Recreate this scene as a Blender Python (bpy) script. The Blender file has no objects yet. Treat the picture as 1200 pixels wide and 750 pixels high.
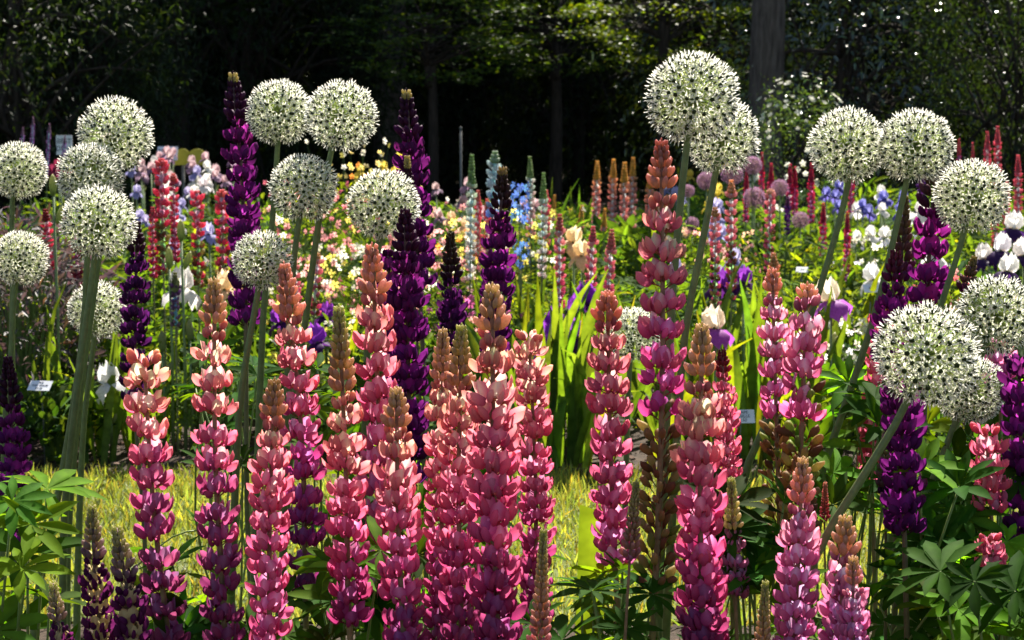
import bpy, math, random
import numpy as np
from mathutils import Matrix, Vector

rng = np.random.default_rng(11)
random.seed(11)
scene = bpy.context.scene
COL = scene.collection
R = math.radians

# ------------------------------------------------------------------ camera, sky, sun, exposure
FPX = 2239.0                       # focal length in pixels of the 1200 px wide photograph
CAM = Vector((0.0, 0.0, 1.25))
PITCH = math.atan(275.0 / FPX)     # eye level lies at row 100 of 750
cam_d = bpy.data.cameras.new('camera')
cam_d.sensor_width = 36.0
cam_d.lens = 36.0 * FPX / 1200.0
cam_d.clip_start = 0.05
cam_d.clip_end = 500.0
cam_d.dof.use_dof = True
cam_d.dof.focus_distance = 2.85
cam_d.dof.aperture_fstop = 16.0
cam = bpy.data.objects.new('camera', cam_d)
cam.location = CAM
cam.rotation_euler = (math.pi / 2 - PITCH, 0, 0)
COL.objects.link(cam)
scene.camera = cam

SUN_EL, SUN_AZ = R(50), R(14)      # behind the garden, a little to the right
world = bpy.data.worlds.new('World')
scene.world = world
world.use_nodes = True
wn = world.node_tree
sky = wn.nodes.new('ShaderNodeTexSky')
sky.sky_type = 'NISHITA'
sky.sun_disc = False
sky.sun_elevation = SUN_EL
sky.sun_rotation = SUN_AZ
bg = wn.nodes['Background']
bg.inputs['Strength'].default_value = 0.05
wn.links.new(sky.outputs['Color'], bg.inputs['Color'])

sun_d = bpy.data.lights.new('sun', 'SUN')
sun_d.energy = 5.0
sun_d.angle = R(0.5)
sun_d.color = (1.0, 0.93, 0.82)
sun = bpy.data.objects.new('sun', sun_d)
SUNV = Vector((math.sin(SUN_AZ) * math.cos(SUN_EL), math.cos(SUN_AZ) * math.cos(SUN_EL), math.sin(SUN_EL)))
sun.rotation_euler = SUNV.to_track_quat('Z', 'Y').to_euler()
sun.location = (3, 12, 15)
COL.objects.link(sun)

scene.view_settings.view_transform = 'Standard'
scene.view_settings.look = 'None'
scene.view_settings.gamma = 1.0
scene.view_settings.exposure = 1.7
scene.render.engine = 'CYCLES'
scene.cycles.max_bounces = 4
scene.cycles.diffuse_bounces = 2
scene.cycles.transmission_bounces = 4
scene.cycles.use_adaptive_sampling = True
scene.cycles.adaptive_threshold = 0.02
scene.cycles.glossy_bounces = 2
scene.cycles.sample_clamp_indirect = 6.0
scene.cycles.use_denoising = True

# ------------------------------------------------------------------ helpers
def at(px, py, Y):
    """world point on the sight line of a photo pixel, Y metres in front of the camera"""
    rx, ry = (px - 600.0) / FPX, (375.0 - py) / FPX
    d = Vector((rx, math.cos(PITCH) + ry * math.sin(PITCH), -math.sin(PITCH) + ry * math.cos(PITCH)))
    return CAM + d * (Y / d.y)

def tmpl(v, f, c=None):
    v = np.array(v, float)
    l = np.array([i for p in f for i in p], np.int64)
    t = np.array([len(p) for p in f], np.int64)
    c = np.ones((len(v), 3)) if c is None else np.array(c, float)
    return dict(v=v, l=l, t=t, c=c)

def join(*ts):
    v, l, t, c, n = [], [], [], [], 0
    for q in ts:
        v.append(q['v']); l.append(q['l'] + n); t.append(q['t']); c.append(q['c']); n += len(q['v'])
    return dict(v=np.concatenate(v), l=np.concatenate(l), t=np.concatenate(t), c=np.concatenate(c))

def unit(a):
    a = np.asarray(a, float)
    return a / np.maximum(np.linalg.norm(a, axis=-1, keepdims=True), 1e-9)

def frames(d, roll=None, scale=None, up=(0, 0, 1)):
    """rotation matrices whose x column is d; y lies level, z is up-ish; turned by roll about d"""
    x = unit(d)
    u = np.broadcast_to(np.array(up, float), x.shape).copy()
    par = np.abs((x * u).sum(-1)) > 0.995
    u[par] = (0.0, 1.0, 0.0)
    y = unit(np.cross(u, x)); z = np.cross(x, y)
    if roll is not None:
        cr, sr = np.cos(roll)[:, None], np.sin(roll)[:, None]
        y, z = y * cr + z * sr, z * cr - y * sr
    M = np.stack([x, y, z], axis=-1)
    if scale is not None:
        s = np.asarray(scale, float)
        M = M * (s[:, None, None] if s.ndim == 1 else s[:, None, :])
    return M

class Geo:
    def __init__(self):
        self.V, self.L, self.T, self.C, self.n = [], [], [], [], 0
    def stamp(self, t, Rm, P, C=None):
        P = np.asarray(P, float); k = len(P)
        if k == 0: return self
        n = len(t['v'])
        V = np.einsum('kij,nj->kni', Rm, t['v']) + P[:, None, :]
        c = np.broadcast_to(t['c'][None], (k, n, 3))
        if C is not None:
            c = c * np.asarray(C, float)[:, None, :]
        self.V.append(V.reshape(-1, 3)); self.C.append(c.reshape(-1, 3))
        self.L.append((t['l'][None, :] + (np.arange(k) * n)[:, None]).ravel() + self.n)
        self.T.append(np.tile(t['t'], k))
        self.n += k * n
        return self
    def raw(self, t, col=None):
        c = t['c'] if col is None else t['c'] * np.array(col)
        self.V.append(t['v']); self.C.append(c); self.L.append(t['l'] + self.n); self.T.append(t['t']); self.n += len(t['v'])
        return self
    def tube(self, pts, rad, sides=6, col=(1, 1, 1), cap=True):
        pts = np.asarray(pts, float); m = len(pts)
        rad = np.broadcast_to(np.asarray(rad, float), (m,))
        tan = unit(np.gradient(pts, axis=0))
        ref = np.array([0.0, 1.0, 0.0]) if abs(tan[0][1]) < 0.9 else np.array([1.0, 0, 0])
        a = unit(np.cross(tan, ref)); b = np.cross(tan, a)
        ang = np.arange(sides) * 2 * math.pi / sides
        ring = pts[:, None, :] + rad[:, None, None] * (a[:, None, :] * np.cos(ang)[None, :, None] + b[:, None, :] * np.sin(ang)[None, :, None])
        f = []
        for i in range(m - 1):
            for j in range(sides):
                k = (j + 1) % sides
                f.append((i * sides + j, i * sides + k, (i + 1) * sides + k, (i + 1) * sides + j))
        if cap:
            f.append(tuple(range(sides))[::-1]); f.append(tuple((m - 1) * sides + j for j in range(sides)))
        t = tmpl(ring.reshape(-1, 3), f)
        col = np.asarray(col, float)
        if col.ndim == 2: t['c'] = np.repeat(col, sides, axis=0)
        else: t['c'] = t['c'] * col
        return self.raw(t)
    def mesh(self, name, mat, smooth=True):
        me = bpy.data.meshes.new(name)
        V = np.concatenate(self.V); L = np.concatenate(self.L); T = np.concatenate(self.T); C = np.concatenate(self.C)
        me.vertices.add(len(V)); me.vertices.foreach_set('co', V.astype(np.float32).ravel())
        me.loops.add(len(L)); me.loops.foreach_set('vertex_index', L.astype(np.int32))
        me.polygons.add(len(T))
        me.polygons.foreach_set('loop_start', np.concatenate([[0], np.cumsum(T)[:-1]]).astype(np.int32))
        me.polygons.foreach_set('use_smooth', np.full(len(T), smooth, bool))
        at_ = me.attributes.new('Col', 'FLOAT_COLOR', 'POINT')
        at_.data.foreach_set('color', np.concatenate([C, np.ones((len(C), 1))], 1).astype(np.float32).ravel())
        me.update(calc_edges=True)
        me.materials.append(mat)
        return me
    def build(self, name, mat, parent=None, smooth=True, stuff=False):
        return put(name, self.mesh(name, mat, smooth), parent, stuff=stuff)

def put(name, me, parent=None, M=None, color=None, stuff=False):
    o = bpy.data.objects.new(name, me)
    COL.objects.link(o)
    if parent is not None: o.parent = parent
    if M is not None: o.matrix_basis = M
    if color is not None: o.color = (*color, 1.0)
    if stuff: o['kind'] = 'stuff'
    return o

def mat4(Rm, p):
    M = Matrix.Identity(4)
    for i in range(3):
        for j in range(3): M[i][j] = Rm[i][j]
        M[i][3] = p[i]
    return M

def thing(name, label, cat, loc=(0, 0, 0), group=None):
    o = bpy.data.objects.new(name, None)
    o.empty_display_size = 0.05
    COL.objects.link(o)
    o.location = loc
    o['label'] = label; o['category'] = cat
    if group: o['group'] = group
    return o

def tag(o, label, cat, group=None):
    o['label'] = label; o['category'] = cat
    if group: o['group'] = group
    return o

def jit(c, k, amt=0.12, hue=0.05):
    c = np.asarray(c, float)
    b = np.clip(1 + rng.normal(0, amt, (k, 1)), .55, 1.6)
    return np.clip(c * b * (1 + rng.normal(0, hue, (k, 3))), 0.002, 1.0)

def grad(stops, t):
    t = np.clip(np.asarray(t, float), 0, 1)
    xs = [s[0] for s in stops]
    return np.stack([np.interp(t, xs, [s[1][i] for s in stops]) for i in range(3)], -1)

def smooth_path(pts, n=14):
    """a smooth curve through a few points"""
    pts = np.asarray(pts, float)
    s = np.concatenate([[0], np.cumsum(np.linalg.norm(np.diff(pts, axis=0), axis=1))])
    tan = np.zeros_like(pts)
    tan[1:-1] = (pts[2:] - pts[:-2]) / (s[2:] - s[:-2])[:, None]
    tan[0] = (pts[1] - pts[0]) / (s[1] - s[0]); tan[-1] = (pts[-1] - pts[-2]) / (s[-1] - s[-2])
    out = []
    for q in np.linspace(0, s[-1], n):
        i = min(max(np.searchsorted(s, q) - 1, 0), len(pts) - 2)
        h = s[i + 1] - s[i]; u = (q - s[i]) / h
        out.append((2*u**3 - 3*u*u + 1) * pts[i] + (u**3 - 2*u*u + u) * h * tan[i] + (3*u*u - 2*u**3) * pts[i+1] + (u**3 - u*u) * h * tan[i+1])
    return np.array(out)

# ------------------------------------------------------------------ materials
def new_mat(name):
    m = bpy.data.materials.new(name); m.use_nodes = True
    nt = m.node_tree
    for n in list(nt.nodes): nt.nodes.remove(n)
    return m, nt, nt.nodes.new('ShaderNodeOutputMaterial')

def plant_mat(name, trans=0.45, rough=0.5, spec=0.3, tgain=(1, 1, 1), vary=0.25, scale=60.0, bump=0.0):
    m, nt, out = new_mat(name); N, K = nt.nodes, nt.links
    a = N.new('ShaderNodeAttribute'); a.attribute_name = 'Col'
    oi = N.new('ShaderNodeObjectInfo')
    mul = N.new('ShaderNodeMix'); mul.data_type = 'RGBA'; mul.blend_type = 'MULTIPLY'; mul.inputs[0].default_value = 1.0
    K.new(a.outputs['Color'], mul.inputs[6]); K.new(oi.outputs['Color'], mul.inputs[7])
    tc = N.new('ShaderNodeTexCoord')
    no = N.new('ShaderNodeTexNoise'); no.inputs['Scale'].default_value = scale; no.inputs['Detail'].default_value = 2.0
    K.new(tc.outputs['Object'], no.inputs['Vector'])
    mr = N.new('ShaderNodeMapRange'); mr.inputs['From Min'].default_value = 0.3; mr.inputs['From Max'].default_value = 0.7
    mr.inputs['To Min'].default_value = 1 - vary; mr.inputs['To Max'].default_value = 1 + vary
    K.new(no.outputs['Fac'], mr.inputs['Value'])
    va = N.new('ShaderNodeVectorMath'); va.operation = 'SCALE'
    K.new(mul.outputs[2], va.inputs[0]); K.new(mr.outputs['Result'], va.inputs['Scale'])
    cl = N.new('ShaderNodeVectorMath'); cl.operation = 'MINIMUM'; cl.inputs[1].default_value = (0.95, 0.95, 0.95)
    K.new(va.outputs['Vector'], cl.inputs[0])
    p = N.new('ShaderNodeBsdfPrincipled')
    p.inputs['Roughness'].default_value = rough; p.inputs['Specular IOR Level'].default_value = spec
    K.new(cl.outputs['Vector'], p.inputs['Base Color'])
    if bump > 0:
        bp = N.new('ShaderNodeBump'); bp.inputs['Strength'].default_value = bump; bp.inputs['Distance'].default_value = 0.002
        K.new(no.outputs['Fac'], bp.inputs['Height']); K.new(bp.outputs['Normal'], p.inputs['Normal'])
    if trans > 0:
        g = N.new('ShaderNodeVectorMath'); g.operation = 'MULTIPLY'; g.inputs[1].default_value = tgain
        K.new(cl.outputs['Vector'], g.inputs[0])
        g2 = N.new('ShaderNodeVectorMath'); g2.operation = 'MINIMUM'; g2.inputs[1].default_value = (0.95, 0.95, 0.95)
        K.new(g.outputs['Vector'], g2.inputs[0])
        tr = N.new('ShaderNodeBsdfTranslucent'); K.new(g2.outputs['Vector'], tr.inputs['Color'])
        mx = N.new('ShaderNodeMixShader'); mx.inputs[0].default_value = trans
        K.new(p.outputs[0], mx.inputs[1]); K.new(tr.outputs[0], mx.inputs[2]); K.new(mx.outputs[0], out.inputs['Surface'])
    else:
        K.new(p.outputs[0], out.inputs['Surface'])
    return m

M_PETAL = plant_mat('petal', trans=0.62, rough=0.55, spec=0.2, vary=0.18, scale=160)
M_ALLIUM = plant_mat('allium_tepal', trans=0.55, rough=0.5, spec=0.2, vary=0.08)
M_LEAF = plant_mat('leaf', trans=0.5, rough=0.65, spec=0.03, tgain=(2.7, 2.2, 0.35), vary=0.3, scale=35)
M_BRONZE = plant_mat('bronze_leaf', trans=0.3, rough=0.5, spec=0.3, tgain=(1.3, .9, .9), vary=0.3, scale=35)
M_GLOSSY = plant_mat('glossy_leaf', trans=0.16, rough=0.24, spec=0.9, tgain=(2.4, 2.2, 0.6), vary=0.3, scale=12)
M_WOODLEAF = plant_mat('wood_leaf', trans=0.4, rough=0.5, spec=0.3, tgain=(2.6, 2.4, 0.4), vary=0.3, scale=9)
M_STEM = plant_mat('stem', trans=0.0, rough=0.5, spec=0.35, vary=0.2, scale=90, bump=0.1)
M_GRASS = plant_mat('grass_blade', trans=0.45, rough=0.5, spec=0.25, tgain=(1.7, 1.6, 0.7), vary=0.35, scale=3)
M_CHIP = plant_mat('bark_chip', trans=0.0, rough=0.9, spec=0.15, vary=0.3, scale=20)

def noise_mat(name, c1, c2, scale, rough=0.9, bump=0.6, stretch=(1, 1, 1), dist=0.02, spec=0.2):
    m, nt, out = new_mat(name); N, K = nt.nodes, nt.links
    tc = N.new('ShaderNodeTexCoord'); mp = N.new('ShaderNodeMapping'); mp.inputs['Scale'].default_value = stretch
    K.new(tc.outputs['Object'], mp.inputs['Vector'])
    no = N.new('ShaderNodeTexNoise'); no.inputs['Scale'].default_value = scale; no.inputs['Detail'].default_value = 8; no.inputs['Roughness'].default_value = 0.65
    K.new(mp.outputs['Vector'], no.inputs['Vector'])
    cr = N.new('ShaderNodeValToRGB'); cr.color_ramp.elements[0].position = 0.35; cr.color_ramp.elements[1].position = 0.68
    cr.color_ramp.elements[0].color = (*c1, 1); cr.color_ramp.elements[1].color = (*c2, 1)
    K.new(no.outputs['Fac'], cr.inputs['Fac'])
    p = N.new('ShaderNodeBsdfPrincipled'); p.inputs['Roughness'].default_value = rough; p.inputs['Specular IOR Level'].default_value = spec
    K.new(cr.outputs['Color'], p.inputs['Base Color'])
    bp = N.new('ShaderNodeBump'); bp.inputs['Strength'].default_value = bump; bp.inputs['Distance'].default_value = dist
    K.new(no.outputs['Fac'], bp.inputs['Height']); K.new(bp.outputs['Normal'], p.inputs['Normal'])
    K.new(p.outputs[0], out.inputs['Surface'])
    return m

M_SOIL = noise_mat('soil', (0.018, 0.012, 0.008), (0.075, 0.05, 0.034), 14, bump=0.9, dist=0.03)
M_TURF = noise_mat('turf', (0.05, 0.07, 0.015), (0.13, 0.15, 0.04), 22, bump=0.5)
M_BARK = noise_mat('bark', (0.05, 0.04, 0.034), (0.15, 0.125, 0.105), 9, bump=0.9, stretch=(3, 3, 0.5), dist=0.03)
M_DARKBARK = noise_mat('dark_bark', (0.02, 0.016, 0.012), (0.06, 0.045, 0.035), 12, bump=0.8, stretch=(3, 3, 0.6), dist=0.02)
M_WHITE = noise_mat('label_white', (0.62, 0.63, 0.66), (0.78, 0.79, 0.82), 6, rough=0.4, bump=0.02, spec=0.4)
M_INK = noise_mat('label_ink', (0.02, 0.03, 0.05), (0.05, 0.06, 0.09), 20, rough=0.6, bump=0.0)
M_WIRE = noise_mat('grey_wire', (0.08, 0.08, 0.075), (0.15, 0.15, 0.14), 40, rough=0.5, bump=0.05, spec=0.5)
M_YELLOW = noise_mat('yellow_board', (0.42, 0.36, 0.04), (0.55, 0.47, 0.06), 8, rough=0.5, bump=0.03)

# ------------------------------------------------------------------ ground, lawn, grass, bark mulch
def sheet(name, x0, x1, y0, y1, z, mat, nx=1, ny=1, wob=0.0):
    xs = np.linspace(x0, x1, nx + 1); ys = np.linspace(y0, y1, ny + 1)
    v = [(x, y, z + (wob * math.sin(x * 5.1 + y * 3.3) * math.sin(y * 4.7 - x * 1.9) if wob else 0)) for y in ys for x in xs]
    f = [(j*(nx+1)+i, j*(nx+1)+i+1, (j+1)*(nx+1)+i+1, (j+1)*(nx+1)+i) for j in range(ny) for i in range(nx)]
    g = Geo(); g.raw(tmpl(v, f)); o = g.build(name, mat); o['kind'] = 'structure'
    return o
sheet('ground', -90, 90, -40, 160, 0.0, M_SOIL)
LX, LY0, LY1 = 7.0, 4.35, 6.0
sheet('lawn', -LX, LX, LY0, LY1, 0.006, M_TURF)

def rand_frames(k, tilt_lo, tilt_hi, scale):
    """blades standing up, leaning by a random tilt from vertical"""
    a = rng.uniform(0, 2 * math.pi, k); t = rng.uniform(tilt_lo, tilt_hi, k)
    d = np.stack([np.sin(t) * np.cos(a), np.sin(t) * np.sin(a), np.cos(t)], -1)
    return frames(d, rng.uniform(0, 2 * math.pi, k), scale)

T_BLADE = tmpl([(0, -0.05, 0), (0, 0.05, 0), (0.55, 0.04, 0.06), (0.55, -0.04, 0.06), (1, 0, 0.25)], [(0, 1, 2, 3), (3, 2, 4)])
k = 52000
gx = rng.uniform(-3.4, 3.4, k); gy = rng.uniform(LY0 - 0.04, LY1 + 0.05, k)
g = Geo()
g.stamp(T_BLADE, rand_frames(k, 0.05, 0.9, rng.uniform(0.03, 0.065, k)), np.stack([gx, gy, np.full(k, 0.004)], -1),
        jit((0.19, 0.22, 0.05), k, 0.3, 0.1) * np.where(rng.random((k, 1)) < 0.12, np.array([[1.6, 1.2, 0.9]]), 1.0))
go = g.build('grass', M_GRASS, smooth=False); go['kind'] = 'stuff'
tag(go, 'short yellow green mown grass of the path between the two flower beds', 'grass')

T_CHIP = tmpl([(-.5, -.2, 0), (.5, -.16, 0.02), (.45, .2, 0), (-.4, .17, .03), (-.45, -.15, .12), (.42, -.12, .13), (.4, .15, .12), (-.38, .13, .14)],
              [(4, 5, 6, 7), (0, 1, 5, 4), (1, 2, 6, 5), (2, 3, 7, 6), (3, 0, 4, 7)])
k = 9000
cx = rng.uniform(-4.5, 4.5, k); cy = np.where(rng.random(k) < 0.6, rng.uniform(6.02, 9.5, k), rng.uniform(1.6, 4.3, k))
d = np.stack([rng.normal(0, 1, k), rng.normal(0, 1, k), rng.normal(0, .3, k)], -1)
g = Geo(); g.stamp(T_CHIP, frames(d, rng.normal(0, .4, k), rng.uniform(0.012, 0.05, k)), np.stack([cx, cy, rng.uniform(0, .015, k)], -1), jit((0.09, 0.06, 0.042), k, 0.45, 0.06))
co = g.build('bark_mulch', M_CHIP, smooth=False); co['kind'] = 'stuff'
tag(co, 'brown bark chips strewn over the soil of the beds', 'mulch')

# ------------------------------------------------------------------ leaf and flower templates
def bent_pod(n_ring=4, sides=6, L=1.0, rz=0.3, ry=0.2, bend=0.4, yoff=0.0, y_side=0, c0=(1, 1, 1), c1=(1, 1, 1), pw=0.6, cup=False):
    v = [(0, yoff * 0.3 * y_side, 0)]; c = [c0]; f = []
    for i in range(n_ring):
        t = (i + 1) / (n_ring + 1); r = math.sin(math.pi * t) ** pw
        for j in range(sides):
            a = 2 * math.pi * j / sides
            v.append((L * (t - 0.10 * math.sin(a) * t), y_side * yoff * (0.5 + 0.5 * r) + ry * r * math.cos(a), bend * t * t + rz * r * math.sin(a)))
            w = t ** 1.5; c.append(tuple(c0[q] * (1 - w) + c1[q] * w for q in range(3)))
    v.append((L * 0.97, yoff * 0.8 * y_side, bend * 1.02)); c.append(c1)
    last = len(v) - 1
    for j in range(sides):
        k = (j + 1) % sides
        if cup:                                   # petals are open towards the fold between the two wings
            am = math.degrees(2 * math.pi * (j + .5) / sides)
            if y_side < 0: am = (540 - am) % 360
            if 60 < am < 205: continue
        f.append((0, 1 + k, 1 + j))
        for i in range(n_ring - 1):
            f.append((1 + i * sides + j, 1 + i * sides + k, 1 + (i + 1) * sides + k, 1 + (i + 1) * sides + j))
        f.append((last, 1 + (n_ring - 1) * sides + j, 1 + (n_ring - 1) * sides + k))
    return tmpl(v, f, c)

def banner_t(center, edge, w=0.34, lean=0.0, h=0.72):
    v, c, f = [], [], []
    wid = [0.35, 0.9, 1.0, 0.62]; zz = [0.05, 0.36, 0.66, 1.0]
    for j in range(4):
        for i in range(5):
            yy = (i - 2) / 2
            v.append((0.16 + lean * zz[j] + 0.05 * j - 0.24 * abs(yy) ** 1.5 * (0.5 + 0.5 * zz[j]), yy * w * wid[j], 0.06 + h * zz[j] * (1 - 0.12 * abs(yy))))
            q = abs(yy); c.append(tuple(center[m] * (1 - q) + edge[m] * q for m in range(3)))
    for j in range(3):
        for i in range(4): f.append((j*5+i, j*5+i+1, (j+1)*5+i+1, (j+1)*5+i))
    return tmpl(v, f, c)

def calyx_t(col):
    g = Geo(); g.tube([(-0.52, 0, -0.10), (-0.1, 0, -0.02), (0.02, 0, 0.02), (0.22, 0, 0.08)], [0.035, 0.04, 0.10, 0.13], 5, col, cap=False)
    return dict(v=np.concatenate(g.V), l=np.concatenate(g.L), t=np.concatenate(g.T), c=np.concatenate(g.C))

FLOWER = {}
for var, (wc0, wc1, bc, be, cal) in {
        'pink': ((0.62, 0.34, 0.62), (1.06, 1.22, 1.1), (1.12, 3.0, 2.3), (0.86, 0.62, 1.05), (0.5, 0.55, 0.35)),
        'purple': ((0.7, 0.6, 0.7), (1.45, 1.5, 1.4), (3.6, 4.0, 3.2), (1.9, 1.6, 1.8), (0.9, 0.8, 0.5)),
        'bicolour': ((0.10, 0.01, 0.07), (0.15, 0.02, 0.11), (0.80, 0.66, 0.34), (0.72, 0.60, 0.30), (0.3, 0.22, 0.14))}.items():
    FLOWER[var] = []
    for q in range(4):
        sp = [0.20, 0.25, 0.18, 0.28][q]; b = [0.50, 0.42, 0.62, 0.46][q]
        t = join(bent_pod(5, 8, 1.0, 0.30, 0.19, b, sp, 1, wc0, wc1, .45, True), bent_pod(5, 8, 0.97, 0.29, 0.19, b * 0.9, sp, -1, wc0, wc1, .45, True),
                 banner_t(bc, be, 0.42 + 0.03 * q, [.10, .18, .04, .22][q], [0.95, 0.88, 1.0, 0.9][q]), calyx_t(cal))
        FLOWER[var].append(Geo().raw(t).mesh('flower_' + var, M_PETAL))
    t = join(bent_pod(5, 7, 0.95, 0.27, 0.15, 0.35, 0.08, 1, wc0, wc1), bent_pod(5, 7, 0.95, 0.27, 0.15, 0.35, 0.08, -1, wc0, wc1), calyx_t(cal),
             banner_t(tuple(0.5 * (bc[m] + be[m]) for m in range(3)), be, 0.26, 0.25, 0.5))
    FLOWER[var].append(Geo().raw(t).mesh('flower_' + var, M_PETAL))
POD = []
for q in range(3):
    t = join(bent_pod(5, 6, 1.0, 0.25, 0.2, 0.12, 0.0, 1, (0.8, 1.0, 0.5), (1.0, 0.9, 0.8), 0.5), calyx_t((0.7, 0.5, 0.4)))
    t['v'] = t['v'] * (1 + rng.normal(0, 0.07, t['v'].shape))
    POD.append(Geo().raw(t).mesh('pod', M_PETAL))

T_BUD = bent_pod(4, 6, 1.0, 0.20, 0.19, 0.14, 0, 0, (0.80, 0.92, 0.55), (1.1, 1.02, 1.05))
octa = bent_pod(2, 4, 1.0, 0.32, 0.30, 0.3, 0, 0, (0.8, 0.7, 0.8), (1.1, 1.2, 1.1))
T_FLORET_LO = {
    'pink': join(octa, tmpl([(0.05, -0.3, 0.1), (0.05, 0.3, 0.1), (0.2, 0.22, 0.8), (0.2, -0.22, 0.8)], [(0, 1, 2, 3)], [(1.2, 4.2, 3.2)] * 4)),
    'purple': join(octa, tmpl([(0.05, -0.3, 0.1), (0.05, 0.3, 0.1), (0.2, 0.22, 0.8), (0.2, -0.22, 0.8)], [(0, 1, 2, 3)], [(1.9, 1.7, 1.7)] * 4))}

def leaflet(L=1.0, W=0.24, fold=0.10, droop=0.15, c_rib=(1.25, 1.2, 1.1), n=3):
    """a pointed leaf along +x with a creased midrib"""
    prof = {3: [0.55, 1.0, 0.8], 2: [0.9, 0.75]}[n]
    v = [(0, 0, 0)]; c = [c_rib]; f = []
    for i in range(n):
        t = (i + 1) / (n + 1); w = W * prof[i] * 0.5; z = -droop * t * t
        v += [(L*t, -w, z + fold*prof[i]), (L*t, 0, z), (L*t, w, z + fold*prof[i])]; c += [(1, 1, 1), c_rib, (1, 1, 1)]
    v.append((L, 0, -droop)); c.append((1, 1, 1)); last = len(v) - 1
    f += [(0, 2, 1), (0, 3, 2)]
    for i in range(n - 1):
        a, b = 1 + 3*i, 4 + 3*i
        f += [(a, a+1, b+1, b), (a+1, a+2, b+2, b+1)]
    a = 1 + 3*(n-1)
    f += [(a, a+1, last), (a+1, a+2, last)]
    return tmpl(v, f, c)
T_LEAF = leaflet(1, 0.42, 0.07, 0.18, n=2)
T_LANCE = leaflet(1, 0.24, 0.05, 0.25, n=3)
T_ROUND = leaflet(1, 0.66, 0.06, 0.12, n=2)

def palmate(nl, L, spread):
    """lupin leaf: leaflets like spokes round the hub at the origin, hub axis +z"""
    g = Geo()
    a = np.arange(nl) * 2 * math.pi / nl + rng.normal(0, 0.08, nl)
    e = spread + rng.normal(0, 0.10, nl)
    d = np.stack([np.cos(a) * np.cos(e), np.sin(a) * np.cos(e), np.sin(e)], -1)
    sc = L * rng.uniform(0.82, 1.08, nl) * (1 + 0.12 * np.cos(a))
    g.stamp(leaflet(1, 0.28, 0.05, rng.uniform(0.1, 0.3), n=3), frames(d, rng.normal(0, 0.15, nl), sc), np.zeros((nl, 3)), np.ones((nl, 3)))
    return g
PALM = [palmate(n, 0.060, s).mesh('lupin_leaf', M_LEAF, smooth=True) for n, s in ((9, 0.25), (8, 0.45), (10, 0.12), (9, 0.6))]
PALM_T = []
for n, s in ((8, 0.3), (9, 0.5), (7, 0.15)):
    g = palmate(n, 1.0, s); PALM_T.append(dict(v=np.concatenate(g.V), l=np.concatenate(g.L), t=np.concatenate(g.T), c=np.concatenate(g.C)))

def blade_mesh(L, W, arch, twist=0.3, n=6, cut=False):
    v, c, f = [], [], []
    for i in range(n + 1):
        t = i / n; w = W * 0.5 * (1.0 if cut else min(1.0, 0.75 + t) * (1 - max(0, (t - 0.55) / 0.45) ** 1.6)) + (0 if (cut or i < n) else 0.0006)
        a = twist * t; x = L * t * math.cos(arch * t * t); z = -L * t * math.sin(arch * t * t) * 0.8
        ca, sa = math.cos(a), math.sin(a)
        for s in (-1, 0, 1):
            v.append((x + (0 if not cut or i < n else 0.008 * s), s * w * ca, z + s * w * sa - (0.18 * W if s == 0 else 0)))
            c.append((1.1, 1.1, 1.0) if s == 0 else (0.95, 1, 0.95))
    for i in range(n):
        for s in range(2): f.append((3*i+s, 3*i+s+1, 3*i+s+4, 3*i+s+3))
    return tmpl(v, f, c)
BLADES = [Geo().raw(blade_mesh(L, W, a, tw)).mesh('iris_leaf', M_LEAF) for L, W, a, tw in ((0.50, 0.030, 0.15, 0.2), (0.58, 0.034, 0.35, -0.3), (0.44, 0.027, 0.6, 0.5), (0.54, 0.030, 0.05, 0.1), (0.40, 0.030, 1.0, -0.4))]

# ------------------------------------------------------------------ lupins
PEACH, SALMON, PINK, HOT, MAG, MAUVE = (.90, .42, .29), (.88, .29, .28), (.86, .19, .28), (.74, .125, .27), (.44, .06, .18), (.28, .045, .14)
LILAC = (.74, .25, .45); PALE = (.86, .36, .42)
BEIGE, GREENBUD, ROSEBUD, DARKBUD = (.66, .50, .32), (.50, .50, .22), (.72, .38, .33), (.08, .02, .06)
PAL = {
    'classic': [(0, PEACH), (.18, SALMON), (.40, PINK), (.64, HOT), (.9, MAG), (1, (.36, .05, .16))],
    'mauve': [(0, PEACH), (.2, SALMON), (.36, PINK), (.5, (.56, .11, .24)), (.75, (.40, .075, .19)), (1, MAUVE)],
    'bright': [(0, PEACH), (.12, SALMON), (.3, PINK), (.75, (.82, .17, .33)), (1, HOT)],
    'dusky': [(0, (.74, .26, .23)), (.3, (.72, .19, .24)), (.6, (.70, .14, .26)), (.8, HOT), (1, LILAC)],
    'magenta': [(0, PEACH), (.12, SALMON), (.3, PINK), (.5, (.72, .10, .30)), (.75, (.42, .045, .22)), (1, (.32, .045, .18))],
    'rose': [(0, PALE), (.2, (.86, .25, .37)), (.6, (.82, .15, .34)), (1, (.78, .28, .34))],
    'lilac': [(0, (.84, .36, .40)), (.3, (.80, .26, .42)), (1, (.70, .17, .38))],
    'coral': [(0, (.86, .2, .26)), (1, (.82, .16, .26))],
    'purple': [(0, (.105, .010, .085)), (.4, (.12, .010, .12)), (1, (.095, .009, .10))],
    'violet': [(0, (.17, .012, .13)), (.5, (.18, .012, .15)), (1, (.10, .009, .09))],
    'ink': [(0, (.065, .008, .075)), (1, (.05, .007, .06))],
    'white': [(0, (1, 1, 1)), (1, (1, 1, 1))],
}
def ground_base(P_top, P_bot, keep=0.5):
    k = P_bot.z / max(P_top.z - P_bot.z, 0.05)
    return Vector((P_bot.x + (P_bot.x - P_top.x) * k * keep, P_bot.y, 0.0))

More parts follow.
